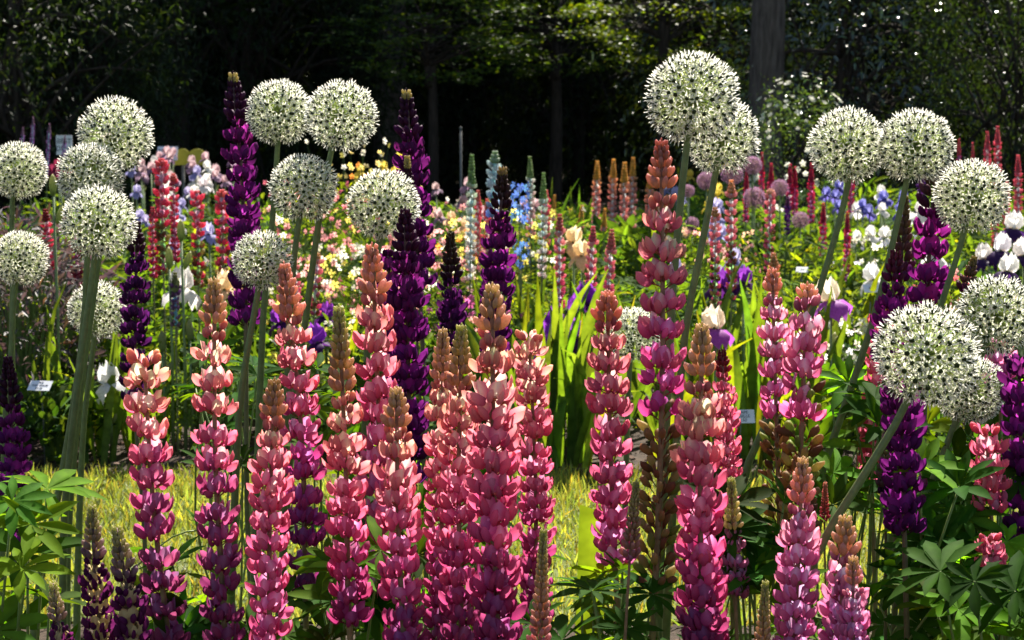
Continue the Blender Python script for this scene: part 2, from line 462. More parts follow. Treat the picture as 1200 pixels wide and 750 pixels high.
def lupin(label, group, top, bot, w, Y, pal='classic', var='pink', bud=50, budcol=(BEIGE, ROSEBUD), n=6, gap=1.2, fade=None, leaves=2, bow=0.0, tipcol=None, name='lupin', sparse=0.0):
    P1, P2 = at(*top, Y), at(*bot, Y)
    B = ground_base(P1, P2)
    root = thing(name, label, 'lupin', B, group)
    b = np.array(B); p1 = np.array(P1) - b; p2 = np.array(P2) - b
    length = np.linalg.norm(p1 - p2); ax = (p1 - p2) / length
    px = Y / FPX
    def pos(s): return p1 - ax * s + np.array([bow * px * math.sin(math.pi * min(s / length, 1)), 0, 0])
    Rw = w * 0.5 * px
    L = (Rw - 0.004) / 1.42
    ped = 0.36 * Rw
    if bud * px > .6 * length and w < 50: L *= 1.55        # still all in bud: the cone takes the full width
    sr = 0.0036 * Rw / 0.035 + 0.001
    path = smooth_path([np.zeros(3), p2 * 0.5 + np.array([rng.normal(0, .01), rng.normal(0, .01), 0]), p2, pos(length * .5), p1], 18)
    gst = Geo()
    tcol = np.linspace(0, 1, 18)[:, None]
    stemc = (np.array([.12, .17, .05]) * (1 - tcol) + np.array([.26, .13, .08] if var == 'pink' else [.12, .06, .06]) * tcol)
    gst.tube(path, np.linspace(sr * 1.35, sr * 0.55, 18), 7, stemc)
    gst.build('stem', M_STEM, root)
    # closed buds at the tip
    blen = bud * px
    if bud > 0:
        g = Geo(); s = 0.25 * L; Ps, Ds, Ss, Cs = [], [], [], []
        Ps.append(pos(-0.05 * L)); Ds.append(ax); Ss.append(.3 * L); Cs.append(budcol[0])
        while s < blen:
            q = s / blen
            m = 7; a0 = rng.uniform(0, 6.28)
            bl = 1.16 * L * (0.36 + 0.60 * q) * (1.0 if blen > 1.2 * L else 0.8) ; el = 1.22 - 0.42 * q
            for i in range(m):
                a = a0 + 6.283 * i / m + rng.normal(0, .08); e = el + rng.normal(0, .07)
                d = np.array([math.cos(a) * math.cos(e), math.sin(a) * math.cos(e), 0]) + ax * math.sin(e)
                Ps.append(pos(s) + np.array([math.cos(a), math.sin(a), 0]) * (sr * .8 + L * .20 * q)); Ds.append(d); Ss.append(bl * rng.uniform(.9, 1.1))
                cc = grad([(0, budcol[0]), (.45, tuple(.5 * (np.array(budcol[0]) + np.array(budcol[1])))), (1, budcol[1])], q)
                if tipcol is not None and q < .25: cc = np.array(tipcol)
                Cs.append(cc * rng.uniform(.85, 1.15))
            s += L * (0.28 + 0.56 * q)
        Ds = np.array(Ds); Ss = np.array(Ss)
        g.stamp(T_BUD, frames(Ds, None, np.stack([Ss, Ss * 1.05, Ss * 1.05], -1)), Ps, Cs)
        g.build('bud_tip', M_PETAL, root)
    # whorls of open flowers
    s = blen + 0.25 * L if bud > 0 else 0.1 * L
    span = max(length - s, 0.01); idx = 0
    fade_s = (fade - top[1]) * px if fade else 1e9
    while s < length + 0.2 * L:
        q = (s - blen) / span
        young = max(0.0, 1 - (s - blen) / (2.2 * L)) if bud > 0 else max(0.0, 0.5 - (s) / (2.2 * L))
        faded = s > fade_s
        part_fade = s > fade_s - 2.5 * L
        m = n + (1 if rng.random() < .4 else 0); a0 = rng.uniform(0, 6.28)
        for i in range(m):
            if rng.random() < sparse: continue
            a = a0 + 6.283 * i / m + rng.normal(0, .13)
            e = 0.34 + 0.50 * young + rng.normal(0, .16)
            isp = faded or (part_fade and rng.random() < .35)
            if isp: e += 0.35
            rad = np.array([math.cos(a), math.sin(a), 0.0])
            d = rad * math.cos(e) + ax * math.sin(e)
            sc = L * (1 - 0.30 * young) * rng.uniform(.88, 1.10)
            if isp: sc *= 1.0
            p = pos(s + rng.normal(0, .19 * L)) + rad * (sr + (ped - sr) * (1 - .6 * young))
            F = frames(np.array([d]), np.array([rng.normal(0, .22)]), np.array([sc]))[0]
            if isp:
                c = random.choice([(.40, .25, .15), (.32, .17, .11), (.50, .38, .22), (.28, .31, .10), (.24, .11, .08)])
                put('seed_pod', random.choice(POD), root, mat4(F, p), np.array(c) * rng.uniform(.8, 1.2))
            else:
                c = grad(PAL[pal], q + rng.normal(0, .05)) * (1 + rng.normal(0, .10)) * (1 + rng.normal(0, .04, 3))
                me = FLOWER[var][4] if young > .45 else FLOWER[var][int(rng.integers(0, 4))]
                put('flower', me, root, mat4(F, p), np.clip(c, .003, 1))
        s += L * gap * (.72 if faded else 1.12) * rng.uniform(.92, 1.08) * (0.85 if young > .4 else 1.0); idx += 1
    # palmate leaves on stalks off the lower stem
    if leaves:
        g = Geo()
        for i in range(leaves):
            z = rng.uniform(.12, .8) * p2[2]; st = p2 * (z / max(p2[2], .01))
            a = rng.uniform(0, 6.28); r = rng.uniform(.09, .17)
            hub = st + np.array([math.cos(a) * r, math.sin(a) * r, rng.uniform(.05, .12)])
            g.tube(smooth_path([st, st * .4 + hub * .6 + np.array([0, 0, .02]), hub], 6), .0018, 5, (.15, .2, .05))
            nrm = unit(np.array([math.cos(a) * .5, math.sin(a) * .5, 1.0]))
            Fm = frames(np.array([nrm]), np.array([rng.uniform(0, 6.28)]))[0][:, [1, 2, 0]]
            put('leaf', PALM[i % 4], root, mat4(Fm * rng.uniform(.8, 1.25), hub), jit((.024, .068, .010), 1, .2, .08)[0])
        g.build('leaf_stalks', M_STEM, root, stuff=True)
    return root

GP = 'pink lupins in the front bed'
YD = lambda w: 168.0 / w
lupin('pink lupin with peach open top and mauve lower whorls beside two maroon and cream lupins', GP, (169, 422), (198, 760), 62, 2.72, 'mauve', bud=0, gap=1.45, bow=-4, n=6)
lupin('tall lupin with rosy beige bud tip, peach upper flowers and dusky mauve lower flowers', GP, (251, 330), (264, 765), 62, 2.68, 'mauve', bud=62, budcol=(BEIGE, ROSEBUD), gap=1.4, bow=-5)
lupin('lupin shading from peach to dark wine purple, behind a shorter salmon lupin', GP, (333, 312), (358, 700), 58, 2.95, 'magenta', bud=60, budcol=(ROSEBUD, ROSEBUD), gap=1.3, bow=8)
lupin('shorter salmon pink lupin in front of the lupin with wine purple lower flowers', GP, (322, 448), (316, 765), 62, 2.5, 'bright', bud=50, budcol=((.5, .35, .2), ROSEBUD), gap=1.15, bow=-3)
lupin('pink lupin with a long beige green bud cone above its flowers', GP, (397, 362), (410, 745), 62, 2.62, 'classic', bud=112, budcol=(GREENBUD, (.66, .34, .28)), gap=1.2, bow=2)
lupin('pink lupin with loose peach bud whorls, behind the lupin with the long bud cone', GP, (436, 290), (446, 700), 64, 2.95, 'bright', bud=58, budcol=(ROSEBUD, (.82, .43, .38)), gap=1.3, bow=3)
lupin('magenta based lupin with short knobbly bud tip beside the lupin with long cone', GP, (465, 458), (474, 765), 66, 2.45, 'classic', bud=52, budcol=(BEIGE, ROSEBUD), gap=1.2, bow=-3)
lupin('slim salmon lupin paired with a twin bud cone at its shoulder', GP, (519, 388), (517, 760), 52, 2.75, 'classic', bud=62, budcol=(BEIGE, ROSEBUD), gap=1.15)
lupin('twin salmon lupin with pointed green beige bud cone, next to its slim twin', GP, (541, 384), (542, 765), 60, 2.62, 'classic', bud=72, budcol=(GREENBUD, (.62, .33, .25)), gap=1.12, bow=-4)
lupin('broad densely flowered salmon to magenta lupin with pinkish beige cone', GP, (577, 338), (584, 770), 76, 2.42, 'classic', bud=64, budcol=(BEIGE, ROSEBUD), gap=1.08, n=7, bow=-2)
lupin('peach pink lupin without bud tip, tucked behind the broad densely flowered lupin', GP, (620, 396), (628, 740), 52, 2.9, 'classic', bud=0, gap=1.1, bow=4)
lupin('young lupin still a narrow cone of green and pink buds', GP, (637, 622), (632, 775), 36, 2.3, 'classic', bud=150, budcol=(GREENBUD, (.62, .25, .30)), leaves=0)
lupin('dusky rose lupin with loose open top beside green sword leaves', GP, (712, 345), (722, 680), 62, 2.7, 'dusky', bud=36, budcol=(ROSEBUD, (.70, .28, .24)), gap=1.2, bow=-2)
lupin('tallest lupin, coral to magenta with brown seed pods along its lower stem', GP, (775, 168), (768, 690), 66, 2.55, 'magenta', bud=66, budcol=((.55, .22, .2), ROSEBUD), gap=1.3, fade=500, bow=5)
lupin('full salmon pink lupin with blunt beige cone beside the stem of brown pods', GP, (823, 384), (824, 770), 72, 2.4, 'classic', bud=72, budcol=(BEIGE, ROSEBUD), gap=1.12, n=7, bow=-3)
lupin('small hot pink lupin with dark bud tip hidden behind the full salmon lupin', GP, (846, 412), (856, 590), 40, 2.75, 'coral', bud=30, budcol=((.2, .05, .06), (.4, .06, .1)), gap=1.15)
lupin('young lupin with a narrow grey pink bud cone above dark hand shaped leaves', GP, (746, 566), (738, 655), 30, 2.4, 'lilac', bud=90, budcol=(GREENBUD, (.52, .25, .26)), leaves=5)
lupin('half open lupin with fat yellow beige bud cone above lilac pink flowers', GP, (857, 562), (862, 700), 44, 2.6, 'lilac', bud=66, budcol=(GREENBUD, BEIGE), gap=1.2)
lupin('rose pink lupin whose lower whorls have faded to brown, leaning on its neighbour', GP, (905, 318), (914, 640), 50, 2.9, 'rose', bud=34, budcol=(ROSEBUD, (.82, .43, .38)), gap=1.3, fade=505)
lupin('rose pink lupin with a single pointed bud on top and faded lower whorls', GP, (946, 336), (934, 640), 64, 2.75, 'rose', bud=22, budcol=((.82, .47, .40), (.82, .43, .38)), gap=1.2, fade=500, n=6)
lupin('pale lilac pink lupin rising in front of the two faded rose lupins', GP, (941, 540), (930, 770), 62, 2.42, 'lilac', bud=58, budcol=(BEIGE, PALE), gap=1.05, n=6)
lupin('short lilac pink lupin with branching bud tip under a slanting allium stem', GP, (991, 608), (984, 770), 66, 2.35, 'lilac', bud=48, budcol=(BEIGE, ROSEBUD), gap=1.05, n=6)
lupin('small pink bud topped lupin side shoot beside the short lilac lupin', GP, (1000, 655), (1000, 775), 50, 2.28, 'lilac', bud=40, budcol=(BEIGE, PALE), gap=1.05)
lupin('young narrow budding lupin at the foot of the pale lilac lupin', GP, (897, 683), (893, 775), 34, 2.35, 'lilac', bud=110, budcol=(GREENBUD, (.6, .3, .28)), leaves=0)
lupin('thin crimson budding lupin between allium stems', GP, (967, 566), (966, 610), 18, 2.9, 'coral', bud=44, budcol=(ROSEBUD, (.45, .07, .12)), leaves=0)
lupin('coral pink lupin half hidden behind the largest allium head', GP, (1036, 366), (1022, 560), 44, 3.3, 'coral', bud=0, gap=1.1)
lupin('coral pink lupin glimpsed through leaves beneath the allium heads', GP, (1156, 508), (1162, 600), 56, 2.7, 'coral', bud=0, gap=1.2)
lupin('stubby coral pink lupin low among hand shaped lupin leaves', GP, (1160, 632), (1162, 672), 46, 2.56, 'coral', bud=0, gap=1.0)
lupin('pale pink lupin below the white allium head near the dark purple spike', GP, (1168, 408), (1172, 450), 52, 3.3, 'lilac', bud=0, gap=1.0)
GB = 'maroon and cream lupins'
lupin('maroon and cream lupin with tall grey green bud cone', GB, (108, 594), (122, 775), 50, 2.45, 'white', 'bicolour', bud=66, budcol=(GREENBUD, (.33, .20, .26)), gap=.95, n=7, bow=-3)
lupin('maroon and cream lupin with leaning bud cone touching the mauve lupin', GB, (136, 619), (156, 775), 54, 2.4, 'white', 'bicolour', bud=62, budcol=(GREENBUD, (.30, .18, .25)), gap=.95, n=7, bow=4)
lupin('maroon and cream lupin mostly in pale bud beside the allium stems', GB, (62, 684), (74, 775), 44, 2.35, 'white', 'bicolour', bud=54, budcol=((.6, .58, .3), (.36, .22, .26)), gap=.95)
GU = 'dark purple lupins'
DB = ((.20, .16, .06), DARKBUD)
lupin('tall dark purple lupin with pale tip beside a pair of white allium heads', GU, (273, 88), (288, 372), 50, 3.6, 'purple', 'purple', bud=52, budcol=((.06, .02, .05), (.09, .015, .09)), tipcol=(.5, .42, .22), gap=1.2, bow=4)
lupin('tall purple lupin with pale tip rising behind a white allium head', GU, (476, 108), (492, 340), 50, 3.7, 'purple', 'purple', bud=52, budcol=((.06, .02, .05), (.09, .015, .09)), tipcol=(.5, .42, .22), gap=1.1, n=7)
lupin('slender dark purple bud spike standing against a taller purple lupin', GU, (477, 184), (481, 262), 26, 3.5, 'purple', 'purple', bud=70, budcol=((.08, .02, .05), (.09, .015, .08)), tipcol=(.5, .42, .22), leaves=0)
lupin('broad dark purple lupin with blackish bud cone overlapping a white allium head', GU, (475, 248), (481, 560), 56, 3.2, 'purple', 'purple', bud=52, budcol=(DARKBUD, (.08, .015, .07)), gap=1.05, n=7)
lupin('purple lupin squeezed between the broad dark purple one and pink lupins', GU, (455, 300), (462, 470), 44, 3.4, 'purple', 'purple', bud=0, gap=1.1)
lupin('short dark purple lupin with narrow fuzzy bud cone', GU, (528, 274), (530, 440), 42, 3.5, 'ink', 'purple', bud=56, budcol=((.12, .09, .05), (.06, .015, .05)), gap=1.05, n=6)
lupin('dark purple lupin with tapering black cone near blue delphiniums', GU, (589, 198), (579, 420), 48, 3.5, 'purple', 'purple', bud=54, budcol=((.12, .08, .05), (.05, .012, .04)), tipcol=(.4, .3, .16), gap=1.1, n=7)
lupin('dark purple lupin with a black tip under a low white allium head', GU, (160, 262), (158, 470), 42, 3.7, 'ink', 'purple', bud=40, budcol=(DARKBUD, DARKBUD), gap=1.15)
lupin('purple lupin with dark cone standing in front of a small white plant label', GU, (9, 420), (22, 640), 48, 3.1, 'purple', 'purple', bud=58, budcol=(DARKBUD, (.07, .02, .06)), gap=1.1, n=6, leaves=1)
lupin('violet purple lupin with olive tipped cone between two white allium heads', GU, (1101, 172), (1086, 400), 60, 3.45, 'violet', 'purple', bud=74, budcol=((.30, .22, .08), (.10, .02, .09)), gap=1.2, n=6, bow=-4)
lupin('narrow reddish purple lupin cone with green tip behind a slanting allium stem', GU, (1060, 232), (1056, 330), 36, 3.6, 'violet', 'purple', bud=94, budcol=((.28, .24, .10), (.15, .02, .10)), leaves=0)
lupin('violet purple lupin with blunt crimson cone touching the largest allium head', GU, (1050, 296), (1040, 420), 54, 3.0, 'violet', 'purple', bud=46, budcol=((.26, .05, .09), (.13, .015, .10)), gap=1.1, n=7)
lupin('very dark purple lupin hanging in shade beneath the largest allium head', GU, (1056, 440), (1060, 630), 62, 2.62, 'purple', 'purple', bud=0, gap=1.05, n=7, leaves=4)
lupin('small purple bud cone with olive tip between two white allium heads', GU, (1142, 302), (1130, 345), 28, 3.3, 'violet', 'purple', bud=40, budcol=((.34, .28, .12), (.14, .04, .09)), leaves=0)
lupin('dark purple lupin standing beside the pale pink lupin and glossy leaves', GU, (1194, 424), (1200, 650), 56, 2.75, 'purple', 'purple', bud=0, gap=1.15, n=6)
lupin('young green and purple bud cone among allium stems', GU, (1037, 506), (1038, 580), 30, 2.85, 'ink', 'purple', bud=70, budcol=(GREENBUD, (.16, .08, .12)), leaves=3)
lupin('young green bud cone low among hand shaped lupin leaves', GU, (1128, 655), (1128, 720), 24, 2.6, 'ink', 'purple', bud=64, budcol=((.2, .28, .08), (.22, .26, .1)), leaves=2)

# ------------------------------------------------------------------ alliums
def allium_floret():
    """one starry flower, axis +x outward, unit = tepal length"""
    v, f, c = [], [], []
    for i in range(6):
        a = i * math.pi / 3 + .1; e = 0.25
        rd = np.array([0, math.cos(a), math.sin(a)]); sd = np.array([0, -math.sin(a), math.cos(a)])
        p = lambda r, x, w: (np.array([x, 0, 0]) + rd * r + sd * w)
        n0 = len(v)
        v += [p(.12, .0, -.09), p(.12, .0, .09), p(.6, .20, .11), p(.6, .20, -.11), p(1.0, .22, 0)]
        c += [(.62, .70, .36)] * 2 + [(.91, .89, .74)] * 2 + [(.94, .92, .80)]
        f += [(n0, n0+1, n0+2, n0+3), (n0+3, n0+2, n0+4)]
        a += math.pi / 6
        rd = np.array([0, math.cos(a), math.sin(a)]); sd = np.array([0, -math.sin(a), math.cos(a)])
        n0 = len(v)
        v += [p(.1, .05, -.035), p(.1, .05, .035), p(.52, .80, .05), p(.52, .80, -.05), p(.56, .92, 0)]
        c += [(.9, .9, .8)] * 2 + [(.94, .93, .85)] * 2 + [(.80, .76, .45)]
        f += [(n0, n0+1, n0+2, n0+3), (n0+3, n0+2, n0+4)]
    ov = bent_pod(2, 5, .62, .29, .29, 0, 0, 0, (.09, .12, .03), (.05, .07, .02))
    return join(tmpl(v, f, c), ov)
T_AFL = allium_floret()
AFL_MESH = Geo().raw(T_AFL).mesh('allium_floret', M_ALLIUM, smooth=False)

def fib_dirs(n):
    i = np.arange(n) + .5; ph = np.arccos(1 - 2 * i / n); th = math.pi * (1 + 5 ** .5) * i
    d = np.stack([np.cos(th) * np.sin(ph), np.sin(th) * np.sin(ph), np.cos(ph)], -1)
    return unit(d + rng.normal(0, .06, d.shape))
def head_layout(n=190):
    d = fib_dirs(n)
    d = d[d[:, 2] > -0.955]
    r = rng.uniform(.80, .90, len(d))
    return d, r
HEADS = []
for q in range(4):
    d, r = head_layout([185, 200, 170, 215][q])
    gp = Geo(); gf = Geo(); k = len(d)
    T_PED = tmpl([(0, -.5, 0), (0, .5, 0), (1, .35, 0), (1, -.35, 0), (0, 0, -.5), (0, 0, .5), (1, 0, .35), (1, 0, -.35)], [(0, 1, 2, 3), (4, 5, 6, 7)])
    gp.stamp(T_PED, frames(d, rng.uniform(0, 6.28, k), np.stack([r, np.full(k, .022), np.full(k, .022)], -1)), d * .02, jit((.36, .44, .14), k, .12, .05))
    gf.stamp(T_AFL, frames(d + rng.normal(0, .13, d.shape), rng.uniform(0, 6.28, k), rng.uniform(.175, .21, k)), d * r[:, None], jit((1, 1, 1), k, .06, .02))
    gp.tube([(0, 0, -.08), (0, 0, .05)], [.05, .07], 6, (.25, .32, .1))
    HEADS.append((gp.mesh('pedicels', M_ALLIUM, False), gf.mesh('florets', M_ALLIUM, False), d, r))

def allium(label, group, head, D, Y, stem, idx, single=False):
    c = at(*head, Y)
    pts = [at(x, y, Y) for x, y in stem]
    a, b = (pts[-2] if len(pts) > 1 else c), pts[-1]
    dz = max(a.z - b.z, .02); sl = (b.x - a.x) / dz
    base = Vector((b.x + sl * b.z * .45, Y, 0))
    root = thing('allium', label, 'allium', base, group)
    bb = np.array(base)
    path = smooth_path([np.zeros(3)] + [np.array(p) - bb for p in pts[::-1]] + [np.array(c) - bb], 20)
    g = Geo(); g.tube(path, np.linspace(.0085, .0048, 20), 8, np.linspace(0, 1, 20)[:, None] * np.array([[.03, .03, .01]]) + np.array([[.10, .15, .045]]))
    g.build('stem', M_STEM, root)
    Rr = D * .5 * Y / FPX
    ped, flo, d, r = HEADS[idx % 4]
    Rz = Matrix.Rotation(rng.uniform(0, 6.28), 4, 'Z') @ Matrix.Rotation(rng.normal(0, .12), 4, 'X')
    M = Matrix.Translation(c - base) @ Rz @ Matrix.Scale(Rr / 1.0, 4)
    po = put('flower_stalks', ped, root, M, stuff=True)
    if not single:
        put('florets', flo, root, M, stuff=True)
    else:
        F = frames(d + rng.normal(0, .13, d.shape), rng.uniform(0, 6.28, len(d)), rng.uniform(.175, .21, len(d)))
        for i in range(len(d)):
            put('floret', AFL_MESH, root, M @ mat4(F[i], d[i] * r[i]), np.full(3, rng.uniform(.92, 1.04)))
    return root
GA = 'white globe alliums'
allium('white allium globe topmost of three stacked heads on clustered stems', GA, (135, 158), 88, 3.5, [(128, 215), (112, 330), (92, 480), (80, 620), (78, 740)], 0)
allium('white allium globe sandwiched between two larger globes, stems clustered', GA, (106, 206), 78, 3.4, [(104, 260), (96, 400), (72, 560), (44, 700)], 1)
allium('bright white allium globe lowest and foremost of three stacked heads', GA, (115, 261), 88, 3.25, [(110, 310), (94, 430), (76, 600), (74, 745)], 2)
allium('white allium globe with upright stem above a smaller globe, near far lilac spires', GA, (21, 200), 68, 3.7, [(14, 240), (15, 320), (14, 400)], 3)
allium('white allium globe just above dark feathery bronze foliage', GA, (24, 303), 66, 3.5, [(17, 340), (13, 420), (6, 500)], 1)
allium('small greenish white allium globe hanging low beside a purple lupin', GA, (114, 363), 68, 3.75, [(110, 400), (98, 500), (92, 640), (90, 740)], 0)
allium('white allium globe touching its slightly larger twin beside the tall purple lupin', GA, (328, 132), 78, 3.5, [(325, 175), (320, 250), (308, 380)], 3)
allium('larger twin white allium globe on a long leaning stem', GA, (400, 136), 84, 3.35, [(388, 178), (372, 270), (356, 390), (346, 450)], 2)
allium('white allium globe with its stem between the twins, below them', GA, (356, 220), 80, 3.3, [(350, 262), (345, 300), (338, 400)], 1)
allium('small cream allium globe just above the peach lupin with rosy beige tip', GA, (307, 305), 70, 3.15, [(302, 345), (287, 430), (278, 520)], 0)
allium('white allium globe half covered by a purple lupin cone', GA, (450, 240), 84, 3.35, [(446, 280), (436, 330), (430, 420)], 3)
allium('large white allium globe overlapping a lower one, against the dark wood', GA, (812, 115), 110, 2.75, [(805, 170), (798, 230), (786, 380)], 1, True)
allium('white allium globe tucked under the large one near the grey tree trunk', GA, (846, 160), 90, 2.95, [(838, 205), (822, 290), (806, 370), (798, 440)], 2)
allium('white allium globe on leaning stem, first of a touching pair near the flowering shrub', GA, (993, 171), 90, 3.2, [(994, 215), (975, 290), (950, 370), (905, 480), (872, 560)], 0)
allium('white allium globe touching its twin, with a purple cone at its flank', GA, (1073, 171), 88, 3.15, [(1062, 215), (1045, 290), (1022, 380), (985, 490), (962, 560)], 3)
allium('white allium globe just in front of violet lupin flowers and white irises', GA, (1139, 230), 88, 3.2, [(1130, 272), (1112, 330), (1095, 380), (1070, 470)], 1)
allium('largest white allium globe on a thick strongly slanting stem', GA, (1085, 416), 124, 2.45, [(1064, 470), (1020, 545), (966, 632), (930, 720)], 2, True)
allium('white allium globe behind and above the largest one', GA, (1166, 370), 96, 3.0, [(1150, 420), (1120, 500), (1098, 570)], 0, True)
allium('creamy allium globe peeping out under the largest one', GA, (1136, 456), 84, 2.85, [(1118, 500), (1098, 550), (1080, 600)], 3)
allium('pale allium globe seen between the dusky rose lupin and the tallest lupin', GA, (742, 392), 66, 3.9, [(738, 430), (735, 500)], 1)

# ------------------------------------------------------------------ leafy lupin plants of the front bed
def leafy(label, group, xr, yr, Yr, n, foot, size=(.85, 1.4), col=(.028, .080, .011)):
    B = Vector((at(foot[0], 700, foot[1]).x, foot[1], 0)); b = np.array(B)
    root = thing('lupin_plant', label, 'plant', B, group); g = Geo()
    for i in range(n):
        Yq = rng.uniform(*Yr); hub = np.array(at(rng.uniform(*xr), rng.uniform(*yr), Yq)) - b
        a = rng.uniform(0, 6.28)
        mid = hub * .55 + np.array([rng.normal(0, .03), rng.normal(0, .03), -.02])
        g.tube(smooth_path([rng.normal(0, .02, 3) * (1, 1, 0), mid, hub], 8), np.linspace(.0032, .0018, 8), 5, (.14, .2, .05))
        out = unit(np.array([hub[0], hub[1], 0]) + rng.normal(0, .05, 3))
        nrm = unit(out * .45 + np.array([rng.normal(0, .25), rng.normal(-.1, .25), 1.0]))
        Fm = frames(np.array([nrm]), np.array([a]))[0][:, [1, 2, 0]]
        put('leaf', PALM[int(rng.integers(0, 4))], root, mat4(Fm * rng.uniform(*size), hub), jit(col, 1, .35, .12)[0] * (np.array([2.3, 1.7, 1.0]) if rng.random() < .33 else 1))  # some leaves tinted brighter and yellower, sunlight through them put into the colour
    g.build('leaf_stalks', M_STEM, root, stuff=True)
    return root
GL = 'leafy lupin plants of the front bed'
leafy('leafy lupin plant filling the shade below the largest allium globe', GL, (1060, 1140), (540, 770), (2.62, 3.05), 34, (1095, 2.85))
leafy('sunlit leafy lupin plant between the coral lupin and the young green cone', GL, (1090, 1205), (505, 640), (2.6, 3.1), 24, (1150, 2.85))
leafy('dark leafy lupin plant at the foot of the dark purple spike near stubby coral lupin', GL, (1090, 1230), (660, 790), (2.35, 2.7), 26, (1160, 2.5))
leafy('leafy lupin plant behind the short lilac lupin and slanting allium stem', GL, (950, 1050), (430, 600), (3.0, 3.6), 26, (1000, 3.3))
leafy('leafy lupin plant under the half open lupin with fat bud cone', GL, (840, 920), (590, 770), (2.6, 3.0), 16, (880, 2.8))
leafy('leafy lupin plant around the cut pale green leaf', GL, (670, 770), (665, 800), (2.45, 2.8), 18, (715, 2.6), (.6, .95))
leafy('leafy lupin plant with long bright leaflets beside the clustered allium stems', GL, (-20, 60), (570, 760), (2.5, 2.9), 13, (10, 2.7), (1.0, 1.5), (.045, .11, .014))
leafy('leafy lupin plant under the lupins with mauve lower flowers', GL, (170, 340), (660, 800), (2.7, 3.2), 18, (250, 2.95))
leafy('leafy lupin plant under the long coned and knobbly tipped lupins', GL, (370, 500), (640, 800), (2.7, 3.2), 18, (440, 2.95))
leafy('leafy lupin plant behind the twin salmon lupins', GL, (490, 600), (560, 780), (2.9, 3.4), 16, (545, 3.15))
leafy('leafy lupin plant growing between purple lupins and the salmon row', GL, (360, 520), (440, 620), (3.2, 3.8), 22, (430, 3.5))
leafy('leafy lupin plant at the back of the front bed behind coral lupins', GL, (1060, 1240), (440, 580), (3.3, 3.9), 26, (1150, 3.6))
leafy('leafy lupin plant at the back of the front bed behind the mauve lupins', GL, (225, 330), (400, 560), (3.5, 4.1), 14, (280, 3.8), (.8, 1.2))

# the pale cut-off leaf
B = at(682, 900, 2.75); B = Vector((B.x, 2.75, 0))
root = thing('cut_leaf', 'broad upright pale green leaf cut off square at its top', 'leaf', B)
top = at(678, 600, 2.75)
t = blade_mesh(top.z, 0.042, 0.02, 0.15, 10, True)
Rm = frames(np.array([[0.02, 0, 1.0]]), np.array([-.35]), up=(0, -1, 0))
put('leaf_blade', Geo().stamp(t, Rm, [(0, 0, 0)], [(.075, .125, .024)]).mesh('leaf_blade', M_LEAF), root)
t = blade_mesh(top.z * .86, 0.03, 0.12, -.3, 8)
put('leaf_blade', Geo().stamp(t, frames(np.array([[.05, .02, 1.0]]), np.array([.5]), up=(0, -1, 0)), [(.012, .012, 0)], [(.05, .10, .02)]).mesh('leaf_blade', M_LEAF), root)

# ------------------------------------------------------------------ far bed: sword-leaved irises, foliage clumps
def sword_clump(label, group, px, Y, n, spread, col=(.07, .125, .03), hscale=1.0, name='iris_plant'):
    B = Vector((at(px, 400, Y).x, Y, 0)); root = thing(name, label, 'plant', B, group)
    for i in range(n):
        off = np.array([rng.normal(0, spread), rng.normal(0, spread * .7), 0])
        lean = off[0] / max(spread, .01) * .16
        d = unit(np.array([lean + rng.normal(0, .1), rng.normal(0, .14), 1.0]))
        Fm = frames(np.array([d]), np.array([rng.uniform(-.9, .9) + (math.pi if lean > 0 else 0)]), np.array([hscale * rng.uniform(.75, 1.15)]), up=(0, -1, 0))[0]
        put('leaf', BLADES[int(rng.integers(0, 5))], root, mat4(Fm, off), jit(col, 1, .2, .08)[0] * (np.array([1.6, 1.15, .7]) if rng.random() < .12 else 1))
    return root
GI = 'sword leaved iris plants'
sword_clump('dense iris clump of upright sword leaves between the broad lupin and dusky rose lupin', GI, 655, 6.25, 34, .10, hscale=1.12)
sword_clump('iris clump of sword leaves leaning over the lawn beside the dense iris clump', GI, 620, 6.5, 22, .10, hscale=1.1)
sword_clump('iris clump with the printed price label in front of it', GI, 880, 6.35, 30, .11, hscale=1.15)
sword_clump('iris clump of sword leaves behind the full salmon lupin', GI, 835, 6.7, 18, .10, hscale=1.1)
sword_clump('iris clump with yellowed leaves beside a small blank looking label', GI, 1000, 7.0, 20, .10, (.06, .10, .03), 1.05)
sword_clump('iris clump of arching leaves behind the clustered allium stems and label', GI, 100, 6.3, 22, .10, hscale=.95)
sword_clump('iris clump behind the mauve lupin with peach top', GI, 165, 6.5, 16, .10, hscale=.85)
sword_clump('iris clump under the dark purple iris flowers', GI, 700, 7.2, 20, .12, hscale=.95)
sword_clump('dark iris clump behind purple lupin and label', GI, 25, 7.0, 18, .12, (.045, .08, .025))
sword_clump('iris clump beneath the white and dark irises', GI, 1165, 7.4, 20, .13, hscale=.9)
sword_clump('iris clump under the lavender iris flowers', GI, 795, 7.6, 14, .1, hscale=.85)
sword_clump('iris clump glimpsed behind the twin allium stems', GI, 375, 6.8, 14, .1, hscale=.9)
sword_clump('tall grassy leaved clump in shade before the dark wood', GI, 660, 12.6, 26, .2, (.05, .10, .03), 1.1)

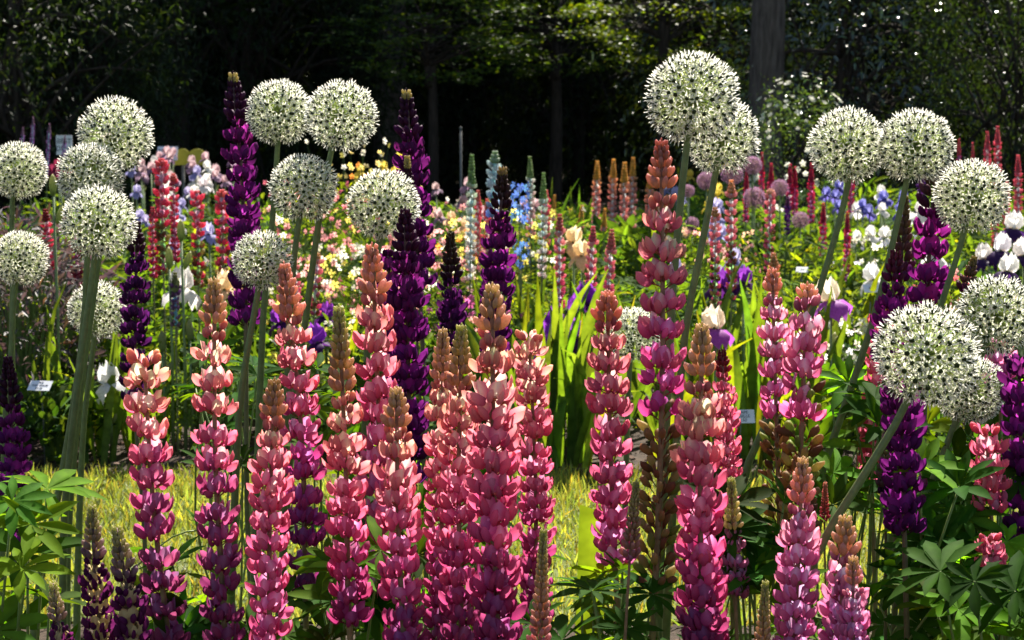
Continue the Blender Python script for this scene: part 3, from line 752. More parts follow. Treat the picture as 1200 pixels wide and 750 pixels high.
def clump_mesh(n, rad, h, leaf_t, size, mat, col, var=.25, upr=.5):
    g = Geo()
    a = rng.uniform(0, 6.28, n); r = rad * np.sqrt(rng.random(n)); zt = rng.random(n) ** .6
    z = h * zt * (1 - .35 * (r / rad) ** 2)
    P = np.stack([r * np.cos(a), r * np.sin(a), z], -1)
    d = np.stack([np.cos(a), np.sin(a), np.full(n, upr)], -1) + rng.normal(0, .55, (n, 3))
    s = size * rng.uniform(.6, 1.25, n)
    C = jit(col, n, var, .08)
    C = C * np.where(rng.random((n, 1)) < .08, np.array([[2.2, 1.8, .8]]), 1)
    g.stamp(leaf_t, frames(d, rng.normal(0, .6, n), s), P, C)
    return g
CL = {
    'lance': [clump_mesh(420, .30, .50, T_LANCE, .10, M_LEAF, (.048, .095, .022)).mesh('foliage', M_LEAF, False) for _ in range(3)],
    'small': [clump_mesh(900, .30, .48, T_LEAF, .038, M_LEAF, (.060, .10, .022)).mesh('foliage', M_LEAF, False) for _ in range(3)],
    'broad': [clump_mesh(420, .32, .42, T_ROUND, .085, M_LEAF, (.026, .062, .02)).mesh('foliage', M_LEAF, False) for _ in range(2)],
    'bronze': [clump_mesh(800, .26, .55, T_LANCE, .05, M_BRONZE, (.07, .06, .062)).mesh('foliage', M_BRONZE, False) for _ in range(2)],
}
g = []
for q in range(3):
    gg = Geo(); n = 60
    a = rng.uniform(0, 6.28, n); r = .32 * np.sqrt(rng.random(n)); z = .2 + .34 * rng.random(n) * (1 - .4 * (r / .32) ** 2)
    nr = np.stack([np.cos(a) * .5, np.sin(a) * .5, np.ones(n)], -1) + rng.normal(0, .25, (n, 3))
    Fm = frames(nr, rng.uniform(0, 6.28, n))[:, :, [1, 2, 0]] * rng.uniform(.055, .085, n)[:, None, None]
    for m in range(3):
        sel = np.arange(n) % 3 == m
        gg.stamp(PALM_T[m], Fm[sel], np.stack([r * np.cos(a), r * np.sin(a), z], -1)[sel], jit((.042, .085, .02), sel.sum(), .25, .08))
    g.append(gg.mesh('foliage', M_LEAF, False))
CL['palm'] = g
T_STALK = tmpl([(0, -.004, 0), (0, .004, 0), (1, .002, 0), (1, -.002, 0), (0, 0, -.004), (0, 0, .004), (1, 0, .002), (1, 0, -.002)], [(0, 1, 2, 3), (4, 5, 6, 7)], [(.12, .18, .05)] * 8)
gg = Geo(); n = 70
a = rng.uniform(0, 6.28, n); tip = np.stack([.24 * np.cos(a) * rng.random(n), .24 * np.sin(a) * rng.random(n), rng.uniform(.2, .45, n)], -1)
ln = np.linalg.norm(tip, axis=1); gg.stamp(T_STALK, frames(tip, None, np.stack([ln, np.ones(n), np.ones(n)], -1)), np.zeros((n, 3)))
STALKS = gg.mesh('stalks', M_STEM, False)

CLAB = {'lance': ('bushy clump of lance shaped bright green leaves in the far flower bed', 'lance leaved clumps in the far bed'),
        'small': ('mound of fine small yellow green leaves in the far flower bed', 'fine leaved mounds in the far bed'),
        'broad': ('low clump of broad dark green leaves in the far flower bed', 'broad leaved clumps in the far bed'),
        'palm': ('mound of hand shaped lupin leaves without flowers in the far bed', 'flowerless lupin mounds in the far bed'),
        'bronze': ('feathery bronze purple leaved clump behind the low allium globes', 'bronze leaved clumps')}
LAND = [(189, 6.9, 'dense crimson lupin pair'), (231, 6.7, 'neatly ringed crimson lupin'), (260, 6.7, 'crimson lupin fading to pink'), (53, 6.9, 'red pink lupin with dark tip'), (90, 6.9, 'dark red fading lupin'),
        (47, 6.2, 'label on wire stake'), (869, 6.15, 'three line price label'), (1021, 6.8, 'label under the white iris'), (940, 8.2, 'label in dark leaves'), (75, 12.9, 'lettered sign on post'), (196, 12.9, 'tilted white sign'), (222, 13.0, 'yellow round boards'),
        (540, 13.4, 'thin grey pole'), (700, 11.0, 'apricot lupin row'), (760, 11.3, 'half hidden apricot lupin'), (553, 7.6, 'lone pale green spire'), (580, 8.4, 'thick blue white spire'), (609, 7.4, 'vivid blue delphinium'), (637, 7.4, 'pale spire with bare stem'),
        (656, 6.8, 'pale pink lupin with dark cone'), (712, 6.9, 'pink lupin with rose cone'), (680, 7.3, 'peach irises'), (684, 6.9, 'ruffled purple irises'), (857, 6.6, 'pink and white ringed lupin'), (903, 6.9, 'nearly spent lupin'), (926, 10.8, 'twin crimson lupins'),
        (965, 9.0, 'lone hot pink lupin'), (993, 8.2, 'thin deep crimson lupin'), (1010, 10.5, 'blue iris patch'), (1080, 8.5, 'violet far lupin'), (1165, 11.0, 'two rosy lupins'), (1185, 10.0, 'coral lupins'), (1172, 7.3, 'white and dark irises'), (1130, 7.6, 'small red flowered plant'),
        (320, 7.6, 'pink columbine'), (385, 7.8, 'yellow columbine'), (420, 8.6, 'pink columbine under the globe'), (440, 10.2, 'golden columbine'), (510, 8.0, 'pink columbine between purple lupins'), (540, 8.6, 'orange red columbine'), (565, 8.2, 'yellow columbine under the spire'), (625, 8.8, 'yellow columbine behind blue delphinium'),
        (220, 11.5, 'pale pink iris patch'), (210, 9.5, 'lavender iris patch'), (830, 10.5, 'yellow iris patch'), (884, 10.0, 'lilac alliums'), (811, 9.8, 'small lilac allium'), (655, 6.25, 'dense sword leaf clump'), (1000, 7.0, 'yellowed iris clump'), (992, 6.6, 'white flowered plant'), (35, 12.0, 'lilac spires'), (660, 12.6, 'shaded grassy clump'), (500, 10.5, 'shaded pink columbine'), (345, 9.4, 'deep pink columbine')]
def where(x, Y):
    px_ = 600 + x / Y * FPX
    best = min(LAND, key=lambda m: ((at(m[0], 300, m[1]).x - x) ** 2 + (m[1] - Y) ** 2))
    dy = Y - best[1]
    return ('just behind the ' if dy > .3 else 'just before the ' if dy < -.3 else 'beside the ') + best[2]
def clump(kind, x, Y, s=1.0, sz=1.0, label=None):
    lab, grp = CLAB[kind]
    label = {'lance': 'bushy lance leaved green clump ', 'small': 'mound of fine yellow green leaves ', 'broad': 'low clump of broad dark leaves ', 'palm': 'flowerless mound of lupin leaves ', 'bronze': 'feathery bronze clump '}[kind] + where(x, Y)
    root = thing('leafy_clump', label or lab, 'plant', (x, Y, 0), grp)
    root.rotation_euler = (0, 0, rng.uniform(0, 6.28)); root.scale = (s, s, s * sz)
    c = rng.uniform(.8, 1.25)
    put('foliage', CL[kind][int(rng.integers(0, len(CL[kind])))], root, None, np.array([1, 1, 1]) * c, stuff=True)
    put('stalks', STALKS, root, stuff=True)
    return root
for Y in np.arange(6.35, 13.2, .52):
    half = (600 / FPX) * Y + .8
    x = -half + rng.uniform(0, .3)
    while x < half:
        kind = rng.choice(['lance', 'small', 'palm', 'broad'], p=[.28, .26, .22, .24])
        yy = Y + rng.uniform(-.2, .2)
        px_ = 600 + x / yy * FPX
        lo = 0.62 if yy < 6.9 else rng.uniform(.8, 1.15)
        if not (yy < 6.75 and (55 < px_ < 145 or 600 < px_ < 715 or 840 < px_ < 915)):
            clump(kind, x, yy, lo, rng.uniform(.85, 1.15))
        x += rng.uniform(.36, .62)
for px_, Y in ((20, 6.6), (55, 6.9), (0, 7.2), (35, 7.6)):
    clump('bronze', at(px_, 400, Y).x, Y, 1.1, 1.3)

# ------------------------------------------------------------------ far bed: lupin spikes, delphiniums, spires
def spike(label, group, top, bot, w, Y, pal, budcol, bud=18, var='pink', cat='lupin', name='lupin', gap=1.15, n=7, fade=None):
    P1, P2 = at(*top, Y), at(*bot, Y); B = ground_base(P1, P2, .3); b = np.array(B)
    root = thing(name, label, cat, B, group)
    p1, p2 = np.array(P1) - b, np.array(P2) - b; px = Y / FPX
    length = np.linalg.norm(p1 - p2); ax = (p1 - p2) / length; Rw = w * .5 * px; L = Rw / 1.15
    g = Geo(); g.tube(smooth_path([np.zeros(3), p2, p1], 8), np.linspace(.005, .002, 8), 5, (.16, .17, .07)); g.build('stem', M_STEM, root)
    Ps, Ds, Ss, Cs, Bp, Bd, Bs, Bc = [], [], [], [], [], [], [], []
    s, bl = 0.0, bud * px
    while s < length:
        inb = s < bl; q = (s - bl) / max(length - bl, .01)
        for i in range(n):
            a = rng.uniform(0, .7) + 6.283 * i / n + s * 90; rad = np.array([math.cos(a), math.sin(a), 0])
            e = (1.1 - .3 * s / max(bl, .001)) if inb else .35 + rng.normal(0, .12)
            d = rad * math.cos(e) + ax * math.sin(e); p = p1 - ax * (s + (0 if inb else rng.uniform(-.35, .35) * L)) + rad * (.15 * L)
            if inb:
                Bp.append(p); Bd.append(d); Bs.append(L * (.5 + .45 * s / max(bl, .001))); Bc.append(np.array(budcol) * rng.uniform(.8, 1.2))
            else:
                c = grad(pal, q + rng.normal(0, .08)) * rng.uniform(.8, 1.2)
                if fade is not None and q > fade and rng.random() < .6: c = np.array(random.choice([(.3, .18, .08), (.4, .33, .12), (.25, .1, .06)]))
                Ps.append(p); Ds.append(d); Ss.append(L * rng.uniform(.85, 1.12)); Cs.append(c)
        s += L * (.55 if inb else gap)
    if Bp:
        g = Geo(); Bs = np.array(Bs); g.stamp(T_BUD, frames(np.array(Bd), None, np.stack([Bs, Bs * 1.3, Bs * 1.3], -1)), Bp, Bc); g.build('bud_tip', M_PETAL, root, stuff=True)
    if Ps:
        g = Geo(); g.stamp(T_FLORET_LO[var], frames(np.array(Ds), None, np.array(Ss)), Ps, Cs); g.build('flowers', M_PETAL, root, smooth=False, stuff=True)
    return root
CRIM = [(0, (.80, .18, .26)), (.5, (.74, .11, .20)), (1, (.55, .06, .14))]
PINKW = [(0, (.85, .42, .42)), (.5, (.80, .26, .34)), (1, (.70, .15, .30))]
APRI = [(0, (.86, .50, .30)), (.4, (.84, .42, .38)), (1, (.82, .48, .45))]
REDP = [(0, (.80, .07, .20)), (.6, (.76, .14, .30)), (1, (.66, .12, .30))]
ROSY = [(0, (.85, .22, .30)), (1, (.82, .30, .34))]
PURP = [(0, (.22, .06, .30)), (1, (.2, .05, .26))]
GM = 'small lupins across the lawn'
mids = [
 ('dense crimson pink lupin, thicker of a pair beyond the white globes', (189, 190), (192, 330), 24, 6.9, CRIM, (.78, .2, .25), 6),
 ('thin crimson lupin leaning on the dense crimson pink one', (203, 206), (206, 310), 15, 7.1, CRIM, (.7, .2, .2), 8),
 ('crimson lupin with neat rings of flowers beside closed iris buds', (231, 227), (233, 345), 21, 6.7, CRIM, (.8, .25, .3), 4),
 ('crimson lupin fading to pink beside the tall dark purple lupin', (260, 226), (262, 345), 22, 6.7, CRIM, (.75, .25, .28), 6),
 ('short crimson lupin in shadow next to the thicker crimson pair', (179, 245), (180, 330), 15, 7.2, CRIM, (.6, .12, .18), 14),
 ('red pink lupin with pointed dark tip between two allium globes', (53, 248), (60, 320), 17, 6.9, CRIM, (.35, .05, .07), 14),
 ('dark red fading lupin under the bright white allium globe', (88, 285), (92, 335), 18, 6.9, [(0, (.4, .05, .1)), (1, (.35, .05, .1))], (.3, .05, .08), 0),
 ('small purple and white lupin among closed iris buds', (205, 322), (206, 385), 16, 6.4, [(0, (.2, .08, .25)), (1, (.3, .2, .3))], (.25, .25, .12), 14),
 ('pale pink fading lupin behind the larger twin allium stem', (372, 300), (368, 372), 19, 6.8, PINKW, (.7, .45, .3), 8),
 ('pink lupin half hidden below the allium between the twins', (345, 308), (348, 365), 17, 6.9, PINKW, (.7, .45, .3), 8),
 ('pale pink lupin with dark rose cone right of the pale spire', (656, 254), (655, 366), 18, 6.8, PINKW, (.62, .22, .24), 20),
 ('pale pink lupin beside peach iris flowers', (695, 268), (692, 345), 17, 7.0, PINKW, (.66, .2, .26), 18),
 ('pink lupin with long rose cone near the tallest lupin', (717, 272), (712, 362), 18, 6.9, PINKW, (.66, .24, .26), 22),
 ('pink and white lupin with neat flower rings and faded base', (857, 214), (857, 350), 18, 6.6, PINKW, (.8, .45, .3), 16),
 ('pink ringed lupin paired with the neat pink and white one', (838, 246), (838, 360), 18, 6.5, PINKW, (.6, .35, .2), 10),
 ('nearly spent lupin with a few pink flowers on top', (903, 224), (900, 330), 16, 6.9, PINKW, (.8, .5, .45), 4),
 ('peach budded small lupin behind the rose pink lupin', (907, 300), (905, 372), 18, 6.4, [(0, (.85, .42, .28)), (1, (.8, .35, .3))], (.6, .35, .2), 14),
]
for i, m in enumerate(mids):
    spike(m[0], GM, m[1], m[2], m[3], m[4], m[5], m[6], m[7], fade=.45 if i in (0, 2, 3, 8, 13, 14, 15) else None, gap=1.25)
GAP = 'apricot lupins near the wood'
for lab, x, y0, y1, w, Y in (('apricot pink lupin set apart from the apricot pair', 700, 191, 268, 14, 11.0), ('slender apricot lupin, middle of the apricot row', 719, 189, 262, 14, 11.2), ('apricot lupin leaning close to the tallest apricot one', 732, 193, 280, 15, 10.8),
                         ('tallest apricot lupin with golden bud tip', 742, 187, 270, 14, 11.1), ('apricot lupin half hidden behind the tallest lupin', 762, 200, 268, 13, 11.3), ('small golden bud cone below the apricot row', 682, 243, 272, 13, 9.6),
                         ('small golden bud cone beside the tallest apricot lupin', 709, 246, 274, 11, 9.8), ('peach lupin cone beside pale spires', 650, 230, 262, 9, 10.5)):
    spike(lab, GAP, (x, y0), (x - 2, y1), w, Y, APRI, (.84, .52, .14), 22, n=8)
GC = 'crimson lupins near the flowering shrub'
for i, (x, y0, y1, w, Y, pal, var) in enumerate(((875, 200, 262, 10, 10.5, REDP, 'pink'), (893, 180, 250, 9, 11.5, REDP, 'pink'), (904, 193, 250, 11, 11, REDP, 'pink'), (926, 194, 250, 11, 10.8, REDP, 'pink'), (932, 197, 252, 10, 10.8, REDP, 'pink'), (951, 193, 262, 11, 10.6, REDP, 'pink'),
                                           (965, 240, 302, 12, 9, REDP, 'pink'), (993, 250, 332, 11, 8.2, REDP, 'pink'), (998, 190, 250, 10, 10.6, REDP, 'pink'))):
    labs = ['crimson tipped lupin beside round lilac allium heads', 'thin crimson lupin rising above the lilac allium heads', 'crimson lupin with long red bud cone beside a lilac allium', 'twin crimson lupin with yellow green tip', 'crimson lupin leaning on its yellow tipped twin', 'crimson lupin partly behind a white globe of the touching pair',
            'hot pink lupin standing alone above leafy bush', 'thin deep crimson lupin beside a slanting allium stem', 'crimson lupin just under the touching globe pair']
    spike(labs[i], GC, (x, y0), (x - 1, y1), w, Y, pal, (.70, .05, .16), 22, var, n=8)
spike('small purple lupin among the crimson ones', GC, (923, 232), (922, 275), 10, 9.5, PURP, (.25, .06, .2), 10, 'purple', n=8)
spike('violet lupin between the twin globe stem and violet cone', GC, (1080, 206), (1077, 262), 13, 8.5, PURP, (.25, .08, .3), 10, 'purple', n=8)
GR = 'rosy lupins by the wood edge'
for lab, x, y0, y1, w, Y in (('tall rosy lupin taller of two against the wood', 1169, 150, 225, 12, 11), ('rosy lupin shorter of two against the wood', 1157, 156, 222, 11, 11), ('rosy lupin beside an orange flower', 1193, 184, 262, 13, 10.5), ('coral lupin below the orange flower', 1180, 215, 285, 12, 10), ('coral lupin behind white irises', 1166, 240, 300, 12, 9.5), ('thin magenta spike near the rosy pair', 1140, 168, 205, 7, 12),
                         ('thin purple spike beside the magenta one', 1124, 164, 205, 7, 12), ('slender coral lupin next to white iris flowers', 1190, 245, 300, 11, 9)):
    spike(lab, GR, (x, y0), (x, y1), w, Y, ROSY if w > 8 else [(0, (.6, .1, .35)), (1, (.6, .12, .35))], (.84, .2, .28), 20, n=8)
GV = 'lilac spires near the far signs'
for lab, x, y0, y1, w, Y in (('lilac spire taller than the sign beside it', 39, 138, 200, 6, 12), ('leaning lilac spire touching the lettered sign', 58, 146, 205, 6, 12), ('short lilac spire farthest from the sign', 27, 150, 200, 6, 12.3), ('lilac spire crossing in front of the lettered sign', 76, 160, 210, 6, 11.6)):
    spike(lab, GV, (x, y0), (x - 3, y1), w, Y, [(0, (.42, .25, .48)), (1, (.36, .16, .42))], (.4, .25, .4), 10, n=7, name='flower_spire', cat='flower')
GD = 'pale spires and delphiniums'
WHT = [(0, (.62, .68, .55)), (.5, (.70, .74, .68)), (1, (.78, .62, .60))]
spike('pale green white spire standing apart in the far bed', GD, (553, 184), (551, 330), 17, 7.6, WHT, (.30, .42, .22), 34, name='delphinium', cat='flower', n=6, gap=1.3)
spike('thick blue white spire behind the tapering purple lupin', GD, (580, 181), (577, 262), 22, 8.4, [(0, (.62, .70, .70)), (.6, (.55, .64, .74)), (1, (.2, .28, .65))], (.4, .5, .4), 14, name='delphinium', cat='flower', n=8)
spike('pale green and pink spire above the blue delphinium', GD, (621, 186), (622, 280), 14, 8.6, [(0, (.6, .66, .6)), (1, (.82, .4, .42))], (.35, .45, .22), 26, name='delphinium', cat='flower', n=7)
spike('pale green budded spire with tall bare stem', GD, (637, 205), (635, 330), 15, 7.4, WHT, (.32, .45, .2), 30, name='delphinium', cat='flower', n=6, gap=1.5)
for lab, x, y0, y1, w in (('coral lupin behind the pale green white spire', 560, 225, 300, 12), ('coral pink lupin beside yellow columbines and pale spire', 571, 235, 300, 12), ('pale coral lupin behind the pale green budded spire', 640, 225, 300, 13)):
    spike(lab, 'coral lupins among the pale spires', (x, y0), (x, y1), w, 8.8, ROSY, (.85, .3, .3), 12, n=8)

# open five-petalled blue delphiniums
def star5(pw=.42):
    v, f, c = [(0.05, 0, 0)], [], [(1.8, 1.6, 1.1)]
    for i in range(5):
        a = 6.283 * i / 5
        for da, r, x in ((-.5, .6, .1), (-.25, 1, .22), (.25, 1, .22), (.5, .6, .1)):
            v.append((x, r * math.cos(a + da), r * math.sin(a + da))); c.append((1, 1, 1))
        m = 1 + 4 * i; f.append((0, m, m+1, m+2)); f.append((0, m+2, m+3))
    return tmpl(v, f, c)
T_STAR = star5()
STAR = Geo().raw(T_STAR).mesh('star_flower', M_PETAL, False)
def blue_delph(label, x, y0, y1, w, Y, n):
    P1, P2 = at(x, y0, Y), at(x, y1, Y); B = Vector((P2.x, Y, 0)); b = np.array(B)
    root = thing('delphinium', label, 'flower', B, GD)
    g = Geo(); g.tube(smooth_path([np.zeros(3), np.array(P2) - b, np.array(P1) - b], 8), np.linspace(.006, .002, 8), 5, (.15, .2, .07)); g.build('stem', M_STEM, root)
    for i in range(n):
        q = (i + .5) / n; a = i * 2.4; rad = np.array([math.cos(a), math.sin(a), .15])
        p = np.array(P1) * (1 - q) + np.array(P2) * q - b + rad * w * .32 * Y / FPX
        put('flower', STAR, root, mat4(frames(np.array([rad]), np.array([a]), np.array([w * .16 * Y / FPX * rng.uniform(.85, 1.2)]))[0], p), jit((.10, .20, .60), 1, .2, .12)[0])
blue_delph('vivid blue delphinium with large open flowers', 609, 216, 262, 30, 7.4, 26)
blue_delph('lower blue delphinium in leaves under the vivid blue one', 611, 282, 312, 26, 7.2, 16)

# ------------------------------------------------------------------ irises
def iris_petal(L, W, pitch, curl, ruffle):
    v, f = [], []
    wid = [.25, .75, 1.0, .92, .45]
    for i in range(5):
        t = i / 4; a = pitch + curl * t
        x = L * t * math.cos(pitch + curl * t * .5); z = L * t * math.sin(pitch + curl * t * .5)
        for j in range(4):
            s = (j - 1.5) / 1.5
            v.append((x, s * W * wid[i], z + ruffle * (math.sin(j * 2.6 + i * 2.1) * t) - .12 * L * s * s))
    for i in range(4):
        for j in range(3): f.append((i*4+j, i*4+j+1, (i+1)*4+j+1, (i+1)*4+j))
    return tmpl(v, f)
def iris_flower_mesh(cs, cf):
    g = Geo()
    for i in range(3):
        a = i * 2.094
        for t, off, c in ((iris_petal(.062, .034, .62, 1.5, .010), 0, cs), (iris_petal(.068, .032, .25, -1.9, .010), 1.047, cf)):
            Rm = np.array(Matrix.Rotation(a + off, 3, 'Z'))[None]
            g.stamp(t, Rm, [(0, 0, 0)], [c])
        Rm = np.array(Matrix.Rotation(a + 1.047, 3, 'Z'))[None]
        g.stamp(T_LEAF, Rm * .022, [(0, 0, .004)], [(.85, .5, .08)])
    g.tube([(0, 0, -.03), (0, 0, -.005), (0, 0, .005)], [.005, .008, .006], 6, (.2, .26, .1))
    return g.mesh('iris_flower', M_PETAL)
IRIS = {'purple': iris_flower_mesh((.26, .05, .42), (.07, .012, .12)), 'white': iris_flower_mesh((.84, .82, .78), (.80, .78, .76)), 'whitedark': iris_flower_mesh((.85, .83, .80), (.06, .02, .12)),
        'lavender': iris_flower_mesh((.52, .48, .70), (.32, .30, .56)), 'peach': iris_flower_mesh((.86, .66, .42), (.84, .56, .36)), 'pinkish': iris_flower_mesh((.62, .44, .46), (.34, .22, .32)),
        'yellow': iris_flower_mesh((.80, .66, .12), (.78, .60, .10)), 'blue': iris_flower_mesh((.24, .24, .58), (.14, .12, .42)), 'creamviolet': iris_flower_mesh((.84, .76, .60), (.42, .1, .5)), 'darkred': iris_flower_mesh((.28, .03, .08), (.14, .012, .05))}
g = Geo(); g.stamp(bent_pod(4, 6, .055, .009, .009, 0, 0, 0, (.2, .28, .1), (.42, .40, .2)), frames(np.array([[0, 0, 1.0]])), [(0, 0, 0)]); IBUD = g.mesh('iris_bud', M_PETAL)
g = Geo(); g.tube([(0, 0, 0), (.004, 0, .5), (0, 0, 1)], [.006, .005, .004], 6, (.13, .19, .07)); ISTEM = g.mesh('iris_stem', M_STEM)
def iris(label, group, px, py, Y, kind, s=1.0, bud=False):
    P = at(px, py, Y); B = Vector((P.x, Y, 0)); root = thing('iris', label, 'iris', B, group)
    put('stem', ISTEM, root, Matrix.Diagonal((1, 1, max(P.z - .02, .05), 1)))
    if bud:
        put('bud', IBUD, root, Matrix.Translation((0, 0, P.z - .05)) @ Matrix.Scale(s * 1.2, 4))
        put('bud', IBUD, root, Matrix.Translation((.008, 0, P.z - .14)) @ Matrix.Rotation(.35, 4, 'Y') @ Matrix.Scale(s, 4))
    else:
        put('flower', IRIS[kind], root, Matrix.Translation((0, 0, P.z)) @ Matrix.Rotation(rng.uniform(0, 6.28), 4, 'Z') @ Matrix.Rotation(rng.normal(0, .15), 4, 'X') @ Matrix.Scale(s, 4), jit((1, 1, 1), 1, .06, .02)[0])
        put('bud', IBUD, root, Matrix.Translation((.006, 0, P.z - .13 * s)) @ Matrix.Rotation(.4, 4, 'Y') @ Matrix.Scale(s * .7, 4))
    return root
GX = 'dark purple irises'
for lab, x, y, Y, s in (('ruffled purple iris, highest of the dark cluster', 684, 354, 6.9, 1.2), ('nearly black iris below the highest ruffled purple one', 672, 368, 6.8, 1.1), ('purple iris low behind the broad lupin', 642, 402, 6.7, 1.15), ('blackish iris flower between two purple irises', 650, 382, 6.9, 1.1), ('dark iris nearest the dusky rose lupin', 676, 396, 6.6, 1.2), ('small purple iris behind the allium stem and long coned lupin', 371, 402, 6.6, 1.1), ('dark violet iris beside the small purple one', 382, 372, 7.0, .9),
                     ('violet iris at the foot of the ringed pink lupins', 844, 335, 6.7, 1.0), ('deep violet iris beside a lavender iris', 871, 330, 6.7, .9), ('dark violet iris near the half hidden pink lupin', 330, 378, 6.8, 1.0)):
    iris(lab, GX, x, y, Y, 'purple', s)
GW = 'white and dark irises'
for lab, x, y, Y, s, k in (('pure white iris flower, topmost of the white cluster', 1188, 268, 7.5, 1.1, 'whitedark'), ('white iris with dark falls beside the violet lupin', 1172, 294, 7.3, 1.1, 'whitedark'), ('white iris in the middle of the white cluster', 1152, 304, 7.3, 1.0, 'whitedark'), ('white iris with blackish falls low in the cluster', 1180, 318, 7.1, 1.1, 'whitedark'), ('white iris flower beside the dark bud cone', 1200, 300, 7.2, 1.1, 'whitedark'), ('white iris overhanging the small blank looking label', 1024, 328, 6.9, 1.0, 'white'),
                        ('white iris below the crimson lupin with neat rings', 214, 338, 6.5, 1.25, 'white'), ('white and yellow iris beside the low purple lupin', 128, 448, 6.3, 1.1, 'white'), ('creamy iris beside the small cream allium globe', 262, 340, 6.6, 1.1, 'peach'), ('cream and violet iris behind the rose pink lupin', 974, 352, 6.3, 1.25, 'creamviolet'), ('cream and violet iris behind the full salmon lupin cone', 838, 385, 6.2, 1.2, 'creamviolet'),
                        ('peach iris flower beside pale pink lupins', 672, 284, 7.4, 1.0, 'peach'), ('peach iris flower, lower of the peach two', 682, 300, 7.3, 1.0, 'peach'), ('white iris at the foot of the lone pink lupin', 1096, 300, 7.5, 1.0, 'white'), ('white iris behind the narrow reddish purple cone', 1080, 250, 8.2, .95, 'white')):
    iris(lab, GW, x, y, Y, k, s)
GBD = 'iris stems in bud'
for lab, x, y in (('iris stem with fat pale bud beside crimson lupins', 212, 268), ('iris stem in bud between two crimson lupins', 198, 300), ('iris stem in bud near the white iris', 222, 385), ('iris stem in tight bud behind the mauve lupin', 235, 400), ('greenish iris bud beside the touching white globes', 62, 215), ('iris stem in bud behind the peach topped lupin', 190, 398), ('stout green bud stem beside the rose pink lupin', 978, 400)):
    iris(lab, GBD, x, y, 6.4, 'white', 1.3, True)
rs = random.Random(5)
far_sets = [('pinkish', 'pale pink iris in the hazy far iris patch', 'pale pink irises of the far patch', (165, 275), (180, 215), 20), ('lavender', 'pale lavender iris in the far iris patch', 'lavender irises of the far patch', (150, 280), (195, 290), 13), ('white', 'small white iris in the far iris patch', 'white irises of the far patch', (150, 270), (190, 270), 10),
            ('yellow', 'yellow iris flower in the far bed near lilac alliums', 'yellow irises of the far bed', (805, 855), (172, 245), 9), ('lavender', 'lavender iris in the far bed near lilac alliums', 'lavender irises near lilac alliums', (780, 880), (190, 330), 11), ('blue', 'blue iris in the far bed beyond the touching globes', 'blue irises beyond the touching globes', (955, 1060), (220, 250), 11), ('white', 'white iris among the blue irises', 'white irises among the blue', (1000, 1075), (225, 300), 8),
            ('darkred', 'dark red iris near the lettered sign', 'dark red irises by the sign', (62, 100), (185, 205), 5), ('pinkish', 'pinkish iris at the shaded bed edge before the wood', 'pinkish irises at the bed edge', (420, 640), (215, 260), 14), ('yellow', 'yellow iris beyond the allium pair', 'yellow irises beyond the allium pair', (420, 470), (185, 235), 7), ('peach', 'orange peach iris beside the purple lupins', 'orange irises beside purple lupins', (520, 560), (255, 275), 4)]
for k, lab, grp, xr, yr, n in far_sets:
    for i in range(n):
        y = rs.uniform(*yr); Y = min(12.8, max(7.4, 13.2 - (y - 175) * .045 + rs.uniform(-.5, .5)))
        iris(lab, grp, rs.uniform(*xr), y, Y, k, rs.uniform(.62, .85))

# ------------------------------------------------------------------ columbines, small flowers, lilac alliums
def columbine(label, group, px, Y, h, cols, n=55, rad=.27, size=.017, kind='small'):
    B = Vector((at(px, 300, Y).x, Y, 0)); root = thing('columbine', label, 'plant', B, group)
    gs, gf = Geo(), Geo()
    a = rng.uniform(0, 6.28, n); r = rad * np.sqrt(rng.random(n))
    tip = np.stack([r * np.cos(a), r * np.sin(a), h * rng.uniform(.62, 1.05, n)], -1)
    bs = tip * np.array([.35, .35, 0]); ln = np.linalg.norm(tip - bs, axis=1)
    gs.stamp(T_STALK, frames(tip - bs, None, np.stack([ln, np.full(n, .5), np.full(n, .5)], -1)), bs)
    d = np.stack([np.cos(a), np.sin(a), np.zeros(n)], -1) + rng.normal(0, .6, (n, 3))
    C = np.array([cols[i] for i in rng.integers(0, len(cols), n)]) * rng.uniform(.85, 1.1, (n, 1))
    F = frames(d, rng.uniform(0, 6.28, n), size * rng.uniform(.7, 1.25, n))
    gf.stamp(T_STAR, F, tip, C); gf.stamp(octa, F * .9, tip - unit(d) * size * .6, C * .9)
    gs.build('stalks', M_STEM, root, False, True); gf.build('flowers', M_PETAL, root, False, True)
    put('foliage', CL[kind][int(rng.integers(0, len(CL[kind])))], root, Matrix.Diagonal((1, 1, h / .62, 1)), stuff=True)
GQ = 'columbine plants'
PK, YE, WH, OR, PU = (.84, .36, .40), (.86, .70, .16), (.86, .80, .70), (.85, .28, .06), (.30, .06, .36)
